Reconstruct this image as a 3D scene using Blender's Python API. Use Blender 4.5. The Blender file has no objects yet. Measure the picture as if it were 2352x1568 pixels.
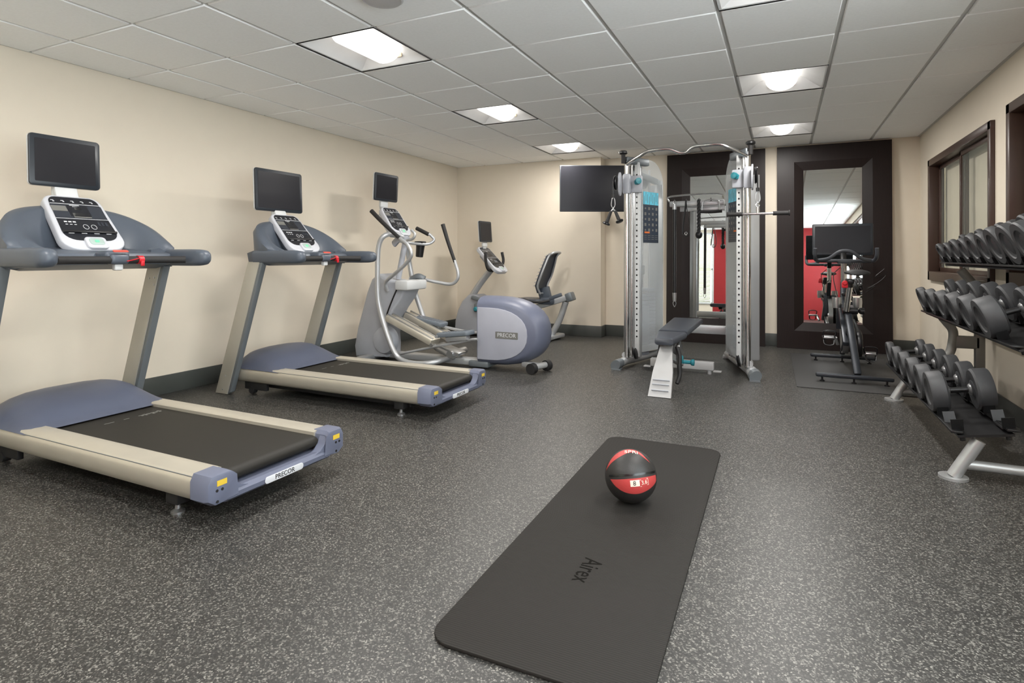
import bpy, bmesh, math, random
from mathutils import Vector, Matrix
random.seed(4)
PI = math.pi
COL = bpy.context.scene.collection
V = Vector

# ------------------------------------------------------------------ materials
def lin(c):
    c = c / 255.0
    return c / 12.92 if c <= .04045 else ((c + .055) / 1.055) ** 2.4
def rgb(r, g, b): return (lin(r), lin(g), lin(b), 1)
def mat(name, col, rough=.5, metal=0, spec=.5, coat=0, emit=None, es=0, bump=0, bscale=200, var=0, vscale=8):
    m = bpy.data.materials.new(name); m.use_nodes = True
    nt = m.node_tree; b = nt.nodes['Principled BSDF']
    b.inputs['Base Color'].default_value = rgb(*col)
    b.inputs['Roughness'].default_value = rough; b.inputs['Metallic'].default_value = metal
    b.inputs['Specular IOR Level'].default_value = spec; b.inputs['Coat Weight'].default_value = coat
    if emit: b.inputs['Emission Color'].default_value = rgb(*emit); b.inputs['Emission Strength'].default_value = es
    tc = nt.nodes.new('ShaderNodeTexCoord')
    n = nt.nodes.new('ShaderNodeTexNoise'); n.inputs['Scale'].default_value = bscale; n.inputs['Detail'].default_value = 3
    nt.links.new(tc.outputs['Object'], n.inputs['Vector'])
    if bump:
        bp = nt.nodes.new('ShaderNodeBump'); bp.inputs['Strength'].default_value = bump; bp.inputs['Distance'].default_value = .002
        nt.links.new(n.outputs['Fac'], bp.inputs['Height']); nt.links.new(bp.outputs['Normal'], b.inputs['Normal'])
    v = var or .03
    n2 = nt.nodes.new('ShaderNodeTexNoise'); n2.inputs['Scale'].default_value = vscale; n2.inputs['Detail'].default_value = 2
    nt.links.new(tc.outputs['Object'], n2.inputs['Vector'])
    mx = nt.nodes.new('ShaderNodeMix'); mx.data_type = 'RGBA'
    a = rgb(*[x * (1 - v) for x in col]); c = rgb(*[min(255, x * (1 + v)) for x in col])
    mx.inputs[6].default_value = a; mx.inputs[7].default_value = c
    nt.links.new(n2.outputs['Fac'], mx.inputs[0]); nt.links.new(mx.outputs[2], b.inputs['Base Color'])
    return m

M = {}
M['wall'] = mat('wall_paint', (224, 214, 197), .75, spec=.25, bump=.12, bscale=320, var=.01)
M['tile'] = mat('ceiling_tile', (249, 250, 250), .9, spec=.15, bump=.35, bscale=260, var=.02, vscale=60)
M['grid'] = mat('ceiling_grid', (200, 200, 197), .6, spec=.3)
M['base'] = mat('rubber_baseboard', (68, 71, 68), .45)
M['alu'] = mat('warm_aluminium', (196, 190, 176), .42, .55)
M['alu2'] = mat('silver_paint', (190, 192, 193), .38, .45)
M['upr'] = mat('upright_paint', (176, 172, 160), .45, .25)
M['edge'] = mat('upright_edge', (112, 118, 122), .4, .3)
M['slate'] = mat('slate_plastic', (78, 85, 95), .40, spec=.45, bump=.05, bscale=500)
M['slate2'] = mat('hood_plastic', (76, 82, 99), .42, spec=.45, bump=.05, bscale=500)
M['bluegrey'] = mat('bluegrey_plastic', (99, 104, 122), .42, spec=.45)
M['grip'] = mat('grip_grey', (64, 67, 73), .55)
M['white'] = mat('white_plastic', (190, 192, 198), .35)
M['offwhite'] = mat('soft_white', (200, 202, 202), .4)
M['black'] = mat('black_plastic', (22, 22, 24), .35)
M['rubber'] = mat('black_rubber', (30, 30, 31), .6)
M['foam'] = mat('foam_grip', (34, 33, 33), .7)
M['belt'] = mat('running_belt', (34, 32, 28), .55, spec=.3, bump=.25, bscale=420, var=.05, vscale=3)
M['screen'] = mat('dark_screen', (34, 34, 38), .25, spec=.2)
M['bezel'] = mat('screen_bezel', (30, 36, 43), .35)
M['disp'] = mat('console_face', (28, 30, 36), .3)
M['disp2'] = mat('console_window', (48, 52, 60), .25)
M['lcd'] = mat('lcd_grey', (112, 112, 108), .35)
M['mark'] = mat('white_print', (205, 207, 210), .5)
M['green'] = mat('green_key', (110, 200, 150), .4, emit=(60, 220, 130), es=.5)
M['padg'] = mat('key_pad', (160, 178, 172), .4)
M['red'] = mat('red_plastic', (190, 28, 40), .4)
M['coral'] = mat('red_label', (205, 84, 72), .45)
M['yellow'] = mat('yellow_sticker', (214, 182, 60), .5)
M['chrome'] = mat('chrome', (215, 215, 215), .18, 1)
M['steel'] = mat('brushed_steel', (180, 181, 182), .3, .85)
M['silver'] = mat('silver_frame', (184, 186, 188), .36, .5)
M['ltgrey'] = mat('light_grey_plastic', (168, 171, 178), .42)
M['shell'] = mat('shell_panel', (164, 166, 177), .42)
M['pedal'] = mat('pedal_plastic', (106, 114, 122), .5)
M['teal'] = mat('teal_knob', (42, 128, 140), .4)
M['cyan'] = mat('cyan_print', (96, 190, 214), .4)
M['orange'] = mat('orange_print', (214, 112, 48), .5)
M['placard'] = mat('placard_navy', (44, 54, 68), .4)
M['vinyl'] = mat('bench_vinyl', (62, 66, 74), .38, spec=.5, bump=.15, bscale=380)
M['iron'] = mat('rubber_weight', (58, 59, 61), .5, spec=.45, bump=.2, bscale=260, var=.06, vscale=20)
M['hub'] = mat('weight_hub', (72, 73, 76), .32, .5)
M['rackblk'] = mat('rack_black', (16, 16, 17), .38)
M['rackslv'] = mat('rack_silver', (172, 174, 174), .35, .5)
M['rackgrey'] = mat('rack_grey', (132, 131, 127), .4, .4)
M['dkframe'] = mat('dark_frame_paint', (48, 52, 58), .35, .3)
M['matb'] = mat('floor_mat', (50, 50, 50), .6, bump=.2)
M['winframe'] = mat('window_frame_brown', (66, 48, 40), .35, spec=.5)
M['winback'] = mat('window_backing', (232, 224, 202), .7)
M['stack'] = mat('weight_stack', (150, 156, 166), .5, .2)
M['redwall'] = mat('red_paint', (140, 16, 22), .55)
M['blind'] = mat('blind_slat', (222, 224, 204), .5)
M['troffer'] = mat('troffer_enamel', (236, 236, 236), .45)
M['tiewhite'] = mat('lamp_end', (214, 196, 170), .4)
M['seam'] = mat('ball_seam', (20, 22, 22), .25)
M['benchw'] = mat('bench_white', (172, 172, 172), .4)
M['darkspk'] = mat('speaker_grey', (186, 184, 184), .6, bump=.4, bscale=600)

def node_mat(name):
    m = bpy.data.materials.new(name); m.use_nodes = True
    return m, m.node_tree, m.node_tree.nodes['Principled BSDF']
# lamp
m, nt, b = node_mat('lamp_diffuser')
b.inputs['Base Color'].default_value = (.9, .88, .85, 1)
b.inputs['Emission Color'].default_value = (1, .97, .92, 1); b.inputs['Emission Strength'].default_value = 2.6
M['lamp'] = m
# speckled rubber floor
m, nt, b = node_mat('speckled_rubber_floor')
tc = nt.nodes.new('ShaderNodeTexCoord')
def vor(scale):
    v = nt.nodes.new('ShaderNodeTexVoronoi'); v.inputs['Scale'].default_value = scale
    nt.links.new(tc.outputs['Object'], v.inputs['Vector']); return v
def warp(scale, amt):
    n = nt.nodes.new('ShaderNodeTexNoise'); n.inputs['Scale'].default_value = scale
    nt.links.new(tc.outputs['Object'], n.inputs['Vector'])
    mixv = nt.nodes.new('ShaderNodeVectorMath'); mixv.operation = 'MULTIPLY_ADD'
    nt.links.new(n.outputs['Color'], mixv.inputs[0]); mixv.inputs[1].default_value = (amt,) * 3
    nt.links.new(tc.outputs['Object'], mixv.inputs[2]); return mixv
w = warp(300, .006)
v1 = nt.nodes.new('ShaderNodeTexVoronoi'); v1.inputs['Scale'].default_value = 230; nt.links.new(w.outputs[0], v1.inputs['Vector'])
sp = nt.nodes.new('ShaderNodeSeparateColor'); nt.links.new(v1.outputs['Color'], sp.inputs[0])
rp = nt.nodes.new('ShaderNodeValToRGB'); cr = rp.color_ramp
cr.elements[0].position = 0; cr.elements[0].color = rgb(30, 30, 29)
cr.elements[1].position = .62; cr.elements[1].color = rgb(50, 49, 47)
for p, c in ((.72, (56, 55, 52)), (.80, (80, 79, 75)), (.94, (106, 104, 99)), (1, (130, 128, 121))):
    e = cr.elements.new(p); e.color = rgb(*c)
nt.links.new(sp.outputs[0], rp.inputs[0]); nt.links.new(rp.outputs[0], b.inputs['Base Color'])
bp = nt.nodes.new('ShaderNodeBump'); bp.inputs['Strength'].default_value = .15; bp.inputs['Distance'].default_value = .001
nt.links.new(sp.outputs[1], bp.inputs['Height']); nt.links.new(bp.outputs[0], b.inputs['Normal'])
b.inputs['Roughness'].default_value = .42; b.inputs['Specular IOR Level'].default_value = .5
M['floor'] = m
# yoga mat: fine ribs across, fading in
m, nt, b = node_mat('ribbed_yoga_mat')
tc = nt.nodes.new('ShaderNodeTexCoord'); wv = nt.nodes.new('ShaderNodeTexWave')
wv.bands_direction = 'Y'; wv.inputs['Scale'].default_value = 38; wv.inputs['Distortion'].default_value = 0
nt.links.new(tc.outputs['Object'], wv.inputs['Vector'])
bp = nt.nodes.new('ShaderNodeBump'); bp.inputs['Strength'].default_value = .5; bp.inputs['Distance'].default_value = .002
nt.links.new(wv.outputs['Fac'], bp.inputs['Height']); nt.links.new(bp.outputs[0], b.inputs['Normal'])
mx = nt.nodes.new('ShaderNodeMix'); mx.data_type = 'RGBA'; mx.inputs[6].default_value = rgb(30, 28, 26); mx.inputs[7].default_value = rgb(42, 40, 37)
nt.links.new(wv.outputs['Fac'], mx.inputs[0]); nt.links.new(mx.outputs[2], b.inputs['Base Color'])
b.inputs['Roughness'].default_value = .7; b.inputs['Specular IOR Level'].default_value = .22
M['yoga'] = m
M['yogatext'] = mat('yoga_mat_print', (24, 23, 21), .9, spec=.03)
# dark wood veneer
m, nt, b = node_mat('espresso_wood')
tc = nt.nodes.new('ShaderNodeTexCoord'); mp = nt.nodes.new('ShaderNodeMapping'); mp.inputs['Scale'].default_value = (18, 18, 1.2)
nt.links.new(tc.outputs['Object'], mp.inputs[0])
n = nt.nodes.new('ShaderNodeTexNoise'); n.inputs['Scale'].default_value = 4; n.inputs['Detail'].default_value = 6
nt.links.new(mp.outputs[0], n.inputs['Vector'])
mx = nt.nodes.new('ShaderNodeMix'); mx.data_type = 'RGBA'; mx.inputs[6].default_value = rgb(18, 10, 9); mx.inputs[7].default_value = rgb(32, 22, 20)
nt.links.new(n.outputs['Fac'], mx.inputs[0]); nt.links.new(mx.outputs[2], b.inputs['Base Color']); b.inputs['Roughness'].default_value = .42; b.inputs['Specular IOR Level'].default_value = .28
M['wood'] = m
m, nt, b = node_mat('mirror_glass')
b.inputs['Base Color'].default_value = (.86, .88, .87, 1); b.inputs['Metallic'].default_value = 1; b.inputs['Roughness'].default_value = .005
M['mirror'] = m
def clear(name, col, a, rough=.08):
    m = bpy.data.materials.new(name); m.use_nodes = True; nt = m.node_tree; b = nt.nodes['Principled BSDF']
    b.inputs['Base Color'].default_value = rgb(*col); b.inputs['Roughness'].default_value = rough
    b.inputs['Alpha'].default_value = a
    return m
M['acrylic'] = clear('frosted_acrylic', (206, 212, 214), .36, .15)
M['pane'] = clear('window_glass', (170, 176, 168), .16, .02)
# medicine ball: black with two red bands drawn from object coordinates
m, nt, b = node_mat('medicine_ball_rubber')
b.inputs['Roughness'].default_value = .5
tc = nt.nodes.new('ShaderNodeTexCoord'); nz = nt.nodes.new('ShaderNodeTexNoise'); nz.inputs['Scale'].default_value = 160
nt.links.new(tc.outputs['Object'], nz.inputs['Vector'])
mx = nt.nodes.new('ShaderNodeMix'); mx.data_type = 'RGBA'; mx.inputs[6].default_value = rgb(32, 31, 30); mx.inputs[7].default_value = rgb(46, 44, 42)
nt.links.new(nz.outputs['Fac'], mx.inputs[0]); nt.links.new(mx.outputs[2], b.inputs['Base Color'])
bp = nt.nodes.new('ShaderNodeBump'); bp.inputs['Strength'].default_value = .3; bp.inputs['Distance'].default_value = .001
nt.links.new(nz.outputs['Fac'], bp.inputs['Height']); nt.links.new(bp.outputs[0], b.inputs['Normal'])
M['ball'] = m
M['ballred'] = mat('ball_red_band', (178, 62, 60), .5, bump=.3, bscale=200)
M['ballwhite'] = mat('ball_white_print', (226, 216, 200), .5)

# ------------------------------------------------------------------ mesh builder
class MB:
    def __init__(s, Mx=None):
        s.bm = bmesh.new(); s.M = Mx or Matrix(); s.mi = 0; s.sharp = 38
    def add(s, t, smooth=True):
        for f in t.faces: f.material_index = s.mi; f.smooth = smooth
        bmesh.ops.transform(t, matrix=s.M, verts=t.verts)
        me = bpy.data.meshes.new('t'); t.to_mesh(me); t.free(); s.bm.from_mesh(me); bpy.data.meshes.remove(me)
        return s
    def box(s, c, d, rot=None, bev=0, seg=2):
        t = bmesh.new(); bmesh.ops.create_cube(t, size=1)
        bmesh.ops.scale(t, vec=d, verts=t.verts)
        if bev: bmesh.ops.bevel(t, geom=t.edges[:], offset=min(bev, min(d) * .49), segments=seg, profile=.5, affect='EDGES')
        R = Matrix.Translation(V(c)) @ (rot.to_4x4() if rot is not None else Matrix())
        bmesh.ops.transform(t, matrix=R, verts=t.verts); return s.add(t)
    def bar(s, p0, p1, w, h, bev=0, up=(0, 0, 1)):
        p0, p1 = V(p0), V(p1); d = (p1 - p0); L = d.length; x = d.normalized(); y = V(up).cross(x)
        if y.length < 1e-4: y = V((0, 1, 0))
        y.normalize(); z = x.cross(y); R = Matrix((x, y, z)).transposed()
        return s.box((p0 + p1) / 2, (L, w, h), R, bev)
    def ring(s, c, x, y, pts): return [V(c) + x * a + y * b for a, b in pts]
    def loft(s, rings, cap=True, closed=True):
        t = bmesh.new(); R = [[t.verts.new(p) for p in r] for r in rings]; n = len(R[0])
        for a, b in zip(R, R[1:]):
            for i in range(n if closed else n - 1):
                j = (i + 1) % n
                try: t.faces.new((a[i], a[j], b[j], b[i]))
                except ValueError: pass
        if cap: t.faces.new(R[0][::-1]); t.faces.new(R[-1])
        bmesh.ops.remove_doubles(t, verts=t.verts, dist=1e-5)
        bmesh.ops.recalc_face_normals(t, faces=t.faces); return s.add(t)
    def cyl(s, p0, p1, r0, r1=None, seg=20):
        r1 = r0 if r1 is None else r1; p0, p1 = V(p0), V(p1); z = (p1 - p0).normalized()
        x = z.orthogonal().normalized(); y = z.cross(x)
        pt = [(math.cos(2 * PI * i / seg), math.sin(2 * PI * i / seg)) for i in range(seg)]
        return s.loft([s.ring(p0, x, y, [(a * r0, b * r0) for a, b in pt]), s.ring(p1, x, y, [(a * r1, b * r1) for a, b in pt])])
    def lathe(s, p, ax, prof, seg=28):
        z = V(ax).normalized(); x = z.orthogonal().normalized(); y = z.cross(x); p = V(p)
        rings = [[p + z * h + (x * math.cos(2 * PI * i / seg) + y * math.sin(2 * PI * i / seg)) * max(r, 1e-4) for i in range(seg)] for r, h in prof]
        return s.loft(rings)
    def tube(s, pts, r, seg=12, sub=6, flat=1, curve=True, rs=None):
        P = [V(p) for p in pts]
        if curve and len(P) > 2:
            Q = []
            E = [P[0] * 2 - P[1]] + P + [P[-1] * 2 - P[-2]]
            for i in range(1, len(E) - 2):
                a, b, c, d = E[i - 1:i + 3]
                for k in range(sub):
                    u = k / sub
                    Q.append(.5 * ((2 * b) + (c - a) * u + (2 * a - 5 * b + 4 * c - d) * u * u + (3 * b - a - 3 * c + d) * u ** 3))
            Q.append(P[-1]); P = Q
        rings = []; x = None; n = len(P)
        for i, p in enumerate(P):
            tn = (P[min(i + 1, n - 1)] - P[max(i - 1, 0)]).normalized()
            if x is None: x = tn.orthogonal().normalized()
            x = (x - tn * x.dot(tn)).normalized(); y = tn.cross(x)
            rr = r if rs is None else rs[0] + (rs[1] - rs[0]) * i / (n - 1)
            rings.append([p + (x * math.cos(2 * PI * k / seg) + y * flat * math.sin(2 * PI * k / seg)) * rr for k in range(seg)])
        return s.loft(rings)
    def prism(s, poly, a0, a1, plane='XZ', bev=0, seg=2):
        def mk(p, a): return {'XZ': (p[0], a, p[1]), 'YZ': (a, p[0], p[1]), 'XY': (p[0], p[1], a)}[plane]
        t = bmesh.new(); A = [t.verts.new(mk(p, a0)) for p in poly]; B = [t.verts.new(mk(p, a1)) for p in poly]; n = len(poly)
        f0 = t.faces.new(A); f1 = t.faces.new(B[::-1])
        for i in range(n): t.faces.new((A[i], B[i], B[(i + 1) % n], A[(i + 1) % n]))
        bmesh.ops.recalc_face_normals(t, faces=t.faces)
        if bev:
            ed = [e for e in t.edges if any(f in (f0, f1) for f in e.link_faces)]
            bmesh.ops.bevel(t, geom=ed, offset=bev, segments=seg, profile=.5, affect='EDGES', clamp_overlap=True)
        return s.add(t)
    def rrect(s, w, h, t, r=.03, z0=0, bev=0, c=(0, 0), n=6):
        P = rr_pts(w, h, r, n, c); return s.prism(P, z0, z0 + t, 'XY', bev)
    def sphere(s, c, r, seg=24):
        t = bmesh.new(); bmesh.ops.create_uvsphere(t, u_segments=seg, v_segments=seg // 2, radius=1)
        r = (r, r, r) if isinstance(r, (int, float)) else r
        bmesh.ops.scale(t, vec=r, verts=t.verts); bmesh.ops.translate(t, vec=c, verts=t.verts); return s.add(t)
    def text(s, body, size, Mx, depth=.001):
        cu = bpy.data.curves.new('t', 'FONT'); cu.body = body; cu.size = size; cu.extrude = depth
        cu.align_x = 'CENTER'; cu.align_y = 'CENTER'; cu.resolution_u = 3
        o = bpy.data.objects.new('t', cu); COL.objects.link(o)
        bpy.context.view_layer.update()
        me = bpy.data.meshes.new_from_object(o.evaluated_get(bpy.context.evaluated_depsgraph_get()))
        t = bmesh.new(); t.from_mesh(me); bmesh.ops.transform(t, matrix=Mx, verts=t.verts)
        bpy.data.objects.remove(o); bpy.data.curves.remove(cu); bpy.data.meshes.remove(me)
        return s.add(t, False)
    def build(s, name, mats, parent=None, label=None):
        bm = s.bm
        if parent is not None and parent.get('_w') is not None:
            bmesh.ops.translate(bm, vec=-V(parent['_w']), verts=bm.verts)
        me = bpy.data.meshes.new(name); bm.to_mesh(me); bm.free()
        for k in (mats if isinstance(mats, (list, tuple)) else [mats]): me.materials.append(M[k])
        me.set_sharp_from_angle(angle=math.radians(s.sharp))
        o = bpy.data.objects.new(name, me); COL.objects.link(o)
        if parent is not None:
            o.parent = parent
            if parent.get('_w') is not None: o['_w'] = list(parent['_w'])
        if label: o['label'] = label
        return o
def rr_pts(w, h, r, n=6, c=(0, 0)):
    P = []
    rs = r if isinstance(r, (list, tuple)) else (r,) * 4      # corners: +x+y, -x+y, -x-y, +x-y
    for k, (sx, sy) in enumerate(((1, 1), (-1, 1), (-1, -1), (1, -1))):
        q = rs[k]
        for i in range(n + 1):
            a = PI / 2 * (k + i / n)
            P.append((c[0] + sx * (w / 2 - q) + q * math.cos(a), c[1] + sy * (h / 2 - q) + q * math.sin(a)))
    return P
def frameM(pos, yaw, tilt=0, roll=0):
    yaw, tilt = math.radians(yaw), math.radians(tilt)
    n = V((math.cos(yaw) * math.cos(tilt), math.sin(yaw) * math.cos(tilt), math.sin(tilt)))
    u = V((0, 0, 1)).cross(n).normalized(); v = n.cross(u)
    return Matrix.Translation(V(pos)) @ Matrix((u, v, n)).transposed().to_4x4() @ Matrix.Rotation(math.radians(roll), 4, 'Z')
def tagit(o, label, cat, group=None):
    o['label'] = label; o['category'] = cat
    if group: o['group'] = group
    return o
def thing(name, label, cat, loc=(0, 0, 0), rotz=0, group=None, world=False):
    o = bpy.data.objects.new(name, None); COL.objects.link(o); o.empty_display_size = .1
    o.location = loc; o.rotation_euler = (0, 0, rotz)
    if world: o['_w'] = list(loc)
    return tagit(o, label, cat, group)
def struct(o): o['kind'] = 'structure'; return o
def Mx_off(Mx, x=0, y=0, z=0): return Mx @ Matrix.Translation((x, y, z))

# ------------------------------------------------------------------ room
XL, XR, YF, YB, YB2, ZC, XN = -4.45, 1.37, -1.8, 7.72, 7.52, 2.42, -2.22
def simple(name, m, boxes, bev=0):
    b = MB()
    for c in boxes: b.box([(c[0] + c[1]) / 2, (c[2] + c[3]) / 2, (c[4] + c[5]) / 2], [c[1] - c[0], c[3] - c[2], c[5] - c[4]], bev=bev)
    return struct(b.build(name, m))
simple('floor', 'floor', [(XL - .1, XR + .3, YF - .1, YB + .1, -.08, 0)])
simple('wall_left', 'wall', [(XL - .1, XL, YF, YB, 0, ZC + .03)])
simple('wall_back', 'wall', [(XL, XN, YB2, YB + .1, 0, ZC + .03), (XN, XR + .3, YB, YB + .1, 0, ZC + .03)])
# right wall with two window openings and one added for daylight
WA = (5.20, 7.18, .85, 2.07); WB = (2.9, 4.88, .90, 2.10)
WC = (-1.5, 2.45, .75, 2.25)  # opening added so that daylight brightens the ceiling
simple('wall_right', 'wall', [(XR, XR + .1, YF, WC[0], 0, ZC + .03), (XR, XR + .1, WC[1], WB[0], 0, ZC + .03), (XR, XR + .1, WC[0], WC[1], 0, WC[2]), (XR, XR + .1, WC[0], WC[1], WC[3], ZC + .03), (XR, XR + .1, WB[1], WA[0], 0, ZC + .03), (XR, XR + .1, WA[1], YB, 0, ZC + .03),
    (XR, XR + .1, WA[0], WA[1], 0, WA[2]), (XR, XR + .1, WA[0], WA[1], WA[3], ZC + .03), (XR, XR + .1, WB[0], WB[1], 0, WB[2]), (XR, XR + .1, WB[0], WB[1], WB[3], ZC + .03)])
# front wall behind the camera: red part and window part
FX = -1.8
simple('wall_front', 'wall', [(XL, -4.0, YF - .1, YF, 0, ZC + .03), (-4.0, FX, YF - .1, YF, 0, .35), (-4.0, FX, YF - .1, YF, 2.3, ZC + .03)])
simple('wall_front_red', 'redwall', [(FX, XR + .1, YF - .1, YF, 0, ZC + .03)])
simple('baseboard_left', 'base', [(XL, XL + .012, YF, YB2, 0, .15)], .004)
simple('baseboard_back', 'base', [(XL + .012, XN + .012, YB2 - .012, YB2, 0, .15), (XN, XN + .012, YB2, YB, 0, .15), (XN + .012, XR, YB - .012, YB, 0, .15)], .004)
simple('baseboard_right', 'base', [(XR - .012, XR, YF, YB - .012, 0, .13)], .004)

# ceiling: tegular tiles with the grid showing in the joints
CX = [(-7.5247 + i) * .61 for i in range(11)]; RY = [(3.378 + 1.0232 * r) * .61 for r in range(-10, 11)]
LC = [(3, r) for r in (-5, -2, 1, 4, 7)] + [(7, r) for r in (-5, -2, 1, 4, 7)]
b = MB(); g = MB()
for i in range(-1, 11):
    x0 = CX[0] - .61 if i < 0 else CX[i]; x1 = x0 + .61
    a0, a1 = max(x0, XL), min(x1, XR)
    if a1 - a0 < .03: continue
    for k in range(20):
        y0, y1 = RY[k], RY[k + 1]
        c0, c1 = max(y0, YF), min(y1, YB)
        if c1 - c0 < .03 or (i, k - 10) in LC: continue
        gx, gy = .012, .006
        b.box(((a0 + a1) / 2, (c0 + c1) / 2, ZC + .012), (a1 - a0 - 2 * gx, c1 - c0 - 2 * gy, .024), bev=.005, seg=1)
struct(b.build('ceiling', 'tile'))
for x in CX:
    if XL < x < XR: g.box((x, (YF + YB) / 2, ZC + .018), (.026, YB - YF, .014))
for y in RY:
    if YF < y < YB: g.box(((XL + XR) / 2, y, ZC + .019), (XR - XL, .022, .012))
g.box((XR - .012, (YF + YB) / 2, ZC + .005), (.024, YB - YF, .012)); g.box((XL + .01, (YF + YB) / 2, ZC + .008), (.02, YB - YF, .012))
g.box(((XL + XR) / 2, YB - .01, ZC + .008), (XR - XL, .02, .012))
struct(g.build('trim_1', 'grid'))

# recessed lights
LAMPW = 28
names = {(3, 1): 'near left ceiling light, above and between the two treadmills', (3, 4): 'left column ceiling light between its near and far neighbours',
         (3, 7): 'farthest ceiling light in the left column, left of the cable machine',
         (7, 1): 'nearest right column ceiling light, cut by the top photo edge', (7, 4): 'right column ceiling light standing two tiles before the farthest one',
         (7, 7): 'farthest right ceiling light, right in front of the dark framed mirrors'}
def light(i, r):
    x0, x1 = CX[i] + .004, CX[i] + .606; y0 = RY[r + 10] + .004; y1 = RY[r + 11] - .004
    cx, cy = (x0 + x1) / 2, (y0 + y1) / 2; W, L = (x1 - x0) / 2, (y1 - y0) / 2
    t = thing('ceiling_light', 'recessed square ' + names.get((i, r), 'ceiling light above or behind the viewer, out of the photo'), 'ceiling light', (cx, cy, ZC), 0, 'recessed ceiling lights')
    f = MB(); f.sharp = 20
    def rect(w, l, z): return [V((-w, -l, z)), V((w, -l, z)), V((w, l, z)), V((-w, l, z))]
    f.loft([rect(W, L, 0), rect(W, L, .006), rect(W - .015, L - .015, .006), rect(.16, .22, .085), rect(.125, .2, .095), rect(.0, .0, .095)], cap=False)
    f.loft([rect(W, L, .0), rect(W, L, .13), rect(0, 0, .13)], cap=False)
    f.build('housing', 'troffer', t)
    k = MB()
    rings = []
    for yy, q in ((-.235, .55), (-.225, .85), (-.20, 1), (.20, 1), (.225, .85), (.235, .55)):
        rings.append([V((.115 * q * math.cos(a), yy, .075 - .085 * q * math.sin(a))) for a in [PI * j / 12 for j in range(13)]])
    k.loft(rings); k.build('lamp_basket', 'lamp', t)
    ld = bpy.data.lights.new('lamp', 'AREA'); ld.shape = 'RECTANGLE'; ld.size = .16; ld.size_y = .40; ld.energy = LAMPW; ld.color = (1, .965, .925)
    lo = bpy.data.objects.new('lamp', ld); COL.objects.link(lo); lo.parent = t; lo.location = (0, 0, -.0115)
    e = MB()
    e.box((0, -.245, .06), (.20, .012, .05), bev=.004); e.build('lamp_end_bracket', 'tiewhite', t)
    e = MB(); e.box((0, .245, .06), (.20, .012, .05), bev=.004); e.build('lamp_end_bracket', 'tiewhite', t)
    return t
for i, r in LC: light(i, r)
t = thing('ceiling_speaker', 'round grey ceiling speaker set in a tile at the top edge of the photo', 'speaker', (-1.86, 2.39, ZC))
b = MB(); b.lathe((0, 0, 0), (0, 0, -1), [(.105, 0), (.108, .008), (.098, .016), (.092, .014), (.06, .02), (0, .022)], 40); b.build('grille', 'darkspk', t)

# right wall windows: brown frames with sliding sashes
def window(name, W, mull, lab):
    y0, y1, z0, z1 = W
    t = bpy.data.objects.new(name, None); COL.objects.link(t); t.location = (XR, (y0 + y1) / 2, z0); struct(t); t['_w'] = list(t.location)
    f = MB(); fw = .065; X0, X1 = XR - .03, XR + .10
    xc, xd = (X0 + X1) / 2, X1 - X0
    f.box((xc, y0 + fw / 2, (z0 + z1) / 2), (xd, fw, z1 - z0), bev=.004); f.box((xc, y1 - fw / 2, (z0 + z1) / 2), (xd, fw, z1 - z0), bev=.004)
    f.box((xc, (y0 + y1) / 2, z0 + .045), (xd, y1 - y0, .09), bev=.004); f.box((xc, (y0 + y1) / 2, z1 - fw / 2), (xd, y1 - y0, fw), bev=.004)
    f.build('window_frame', 'winframe', t)
    for (a, c, xo) in ((y0 + fw, mull + .03, .035), (mull - .03, y1 - fw, .065)):
        s = MB(); sw = .04; x = XR + xo; zz0, zz1 = z0 + .09, z1 - fw
        for yy in (a + sw / 2, c - sw / 2): s.box((x, yy, (zz0 + zz1) / 2), (.026, sw, zz1 - zz0), bev=.003)
        for zz in (zz0 + sw / 2, zz1 - sw / 2): s.box((x, (a + c) / 2, zz), (.026, c - a, sw), bev=.003)
        so = s.build('window_sash', 'winframe', t)
        p = MB(); p.box((x, (a + c) / 2, (zz0 + zz1) / 2), (.006, c - a - sw, zz1 - zz0 - sw)); p.build('pane', 'pane', so)
    k = MB(); k.box((XR + .125, (y0 + y1) / 2, (z0 + z1) / 2), (.02, y1 - y0 + .08, z1 - z0 + .08)); k.build('window_backing', 'winback', t)  # beige board added behind the panes, closing the opening
    return t
window('window_1', WA, 6.2, ''); window('window_2', WB, 3.8, '')
# behind the camera: window added for daylight, window with venetian blinds (seen in mirrors)
t = bpy.data.objects.new('added_window', None); COL.objects.link(t); t.location = (XR, .5, .75); struct(t); t['_w'] = list(t.location)
b = MB()
for y in (WC[0] + .03, -.2, 1.15, WC[1] - .03): b.box((XR + .05, y, 1.5), (.06, .06, 1.5), bev=.004)
for z in (.78, 2.22): b.box((XR + .05, (WC[0] + WC[1]) / 2, z), (.06, WC[1] - WC[0], .06), bev=.004)
b.build('window_frame', 'winframe', t)
t = bpy.data.objects.new('window_3', None); COL.objects.link(t); t.location = (-2.9, YF, .35); struct(t); t['_w'] = list(t.location)
b = MB()
for x in (-4.0, -2.9, FX): b.box((x, YF, 1.325), (.06, .06, 1.95), bev=.004)
for z in (.35, 1.3, 2.3): b.box((-2.9, YF, z), (2.2, .06, .06), bev=.004)
b.build('window_frame', 'offwhite', t)
b = MB()
for k in range(46): b.box((-2.9, YF + .05, .40 + k * .041), (2.1, .041, .002), Matrix.Rotation(1.25, 3, 'X'))
b.build('venetian_blind', 'blind', t)

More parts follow.
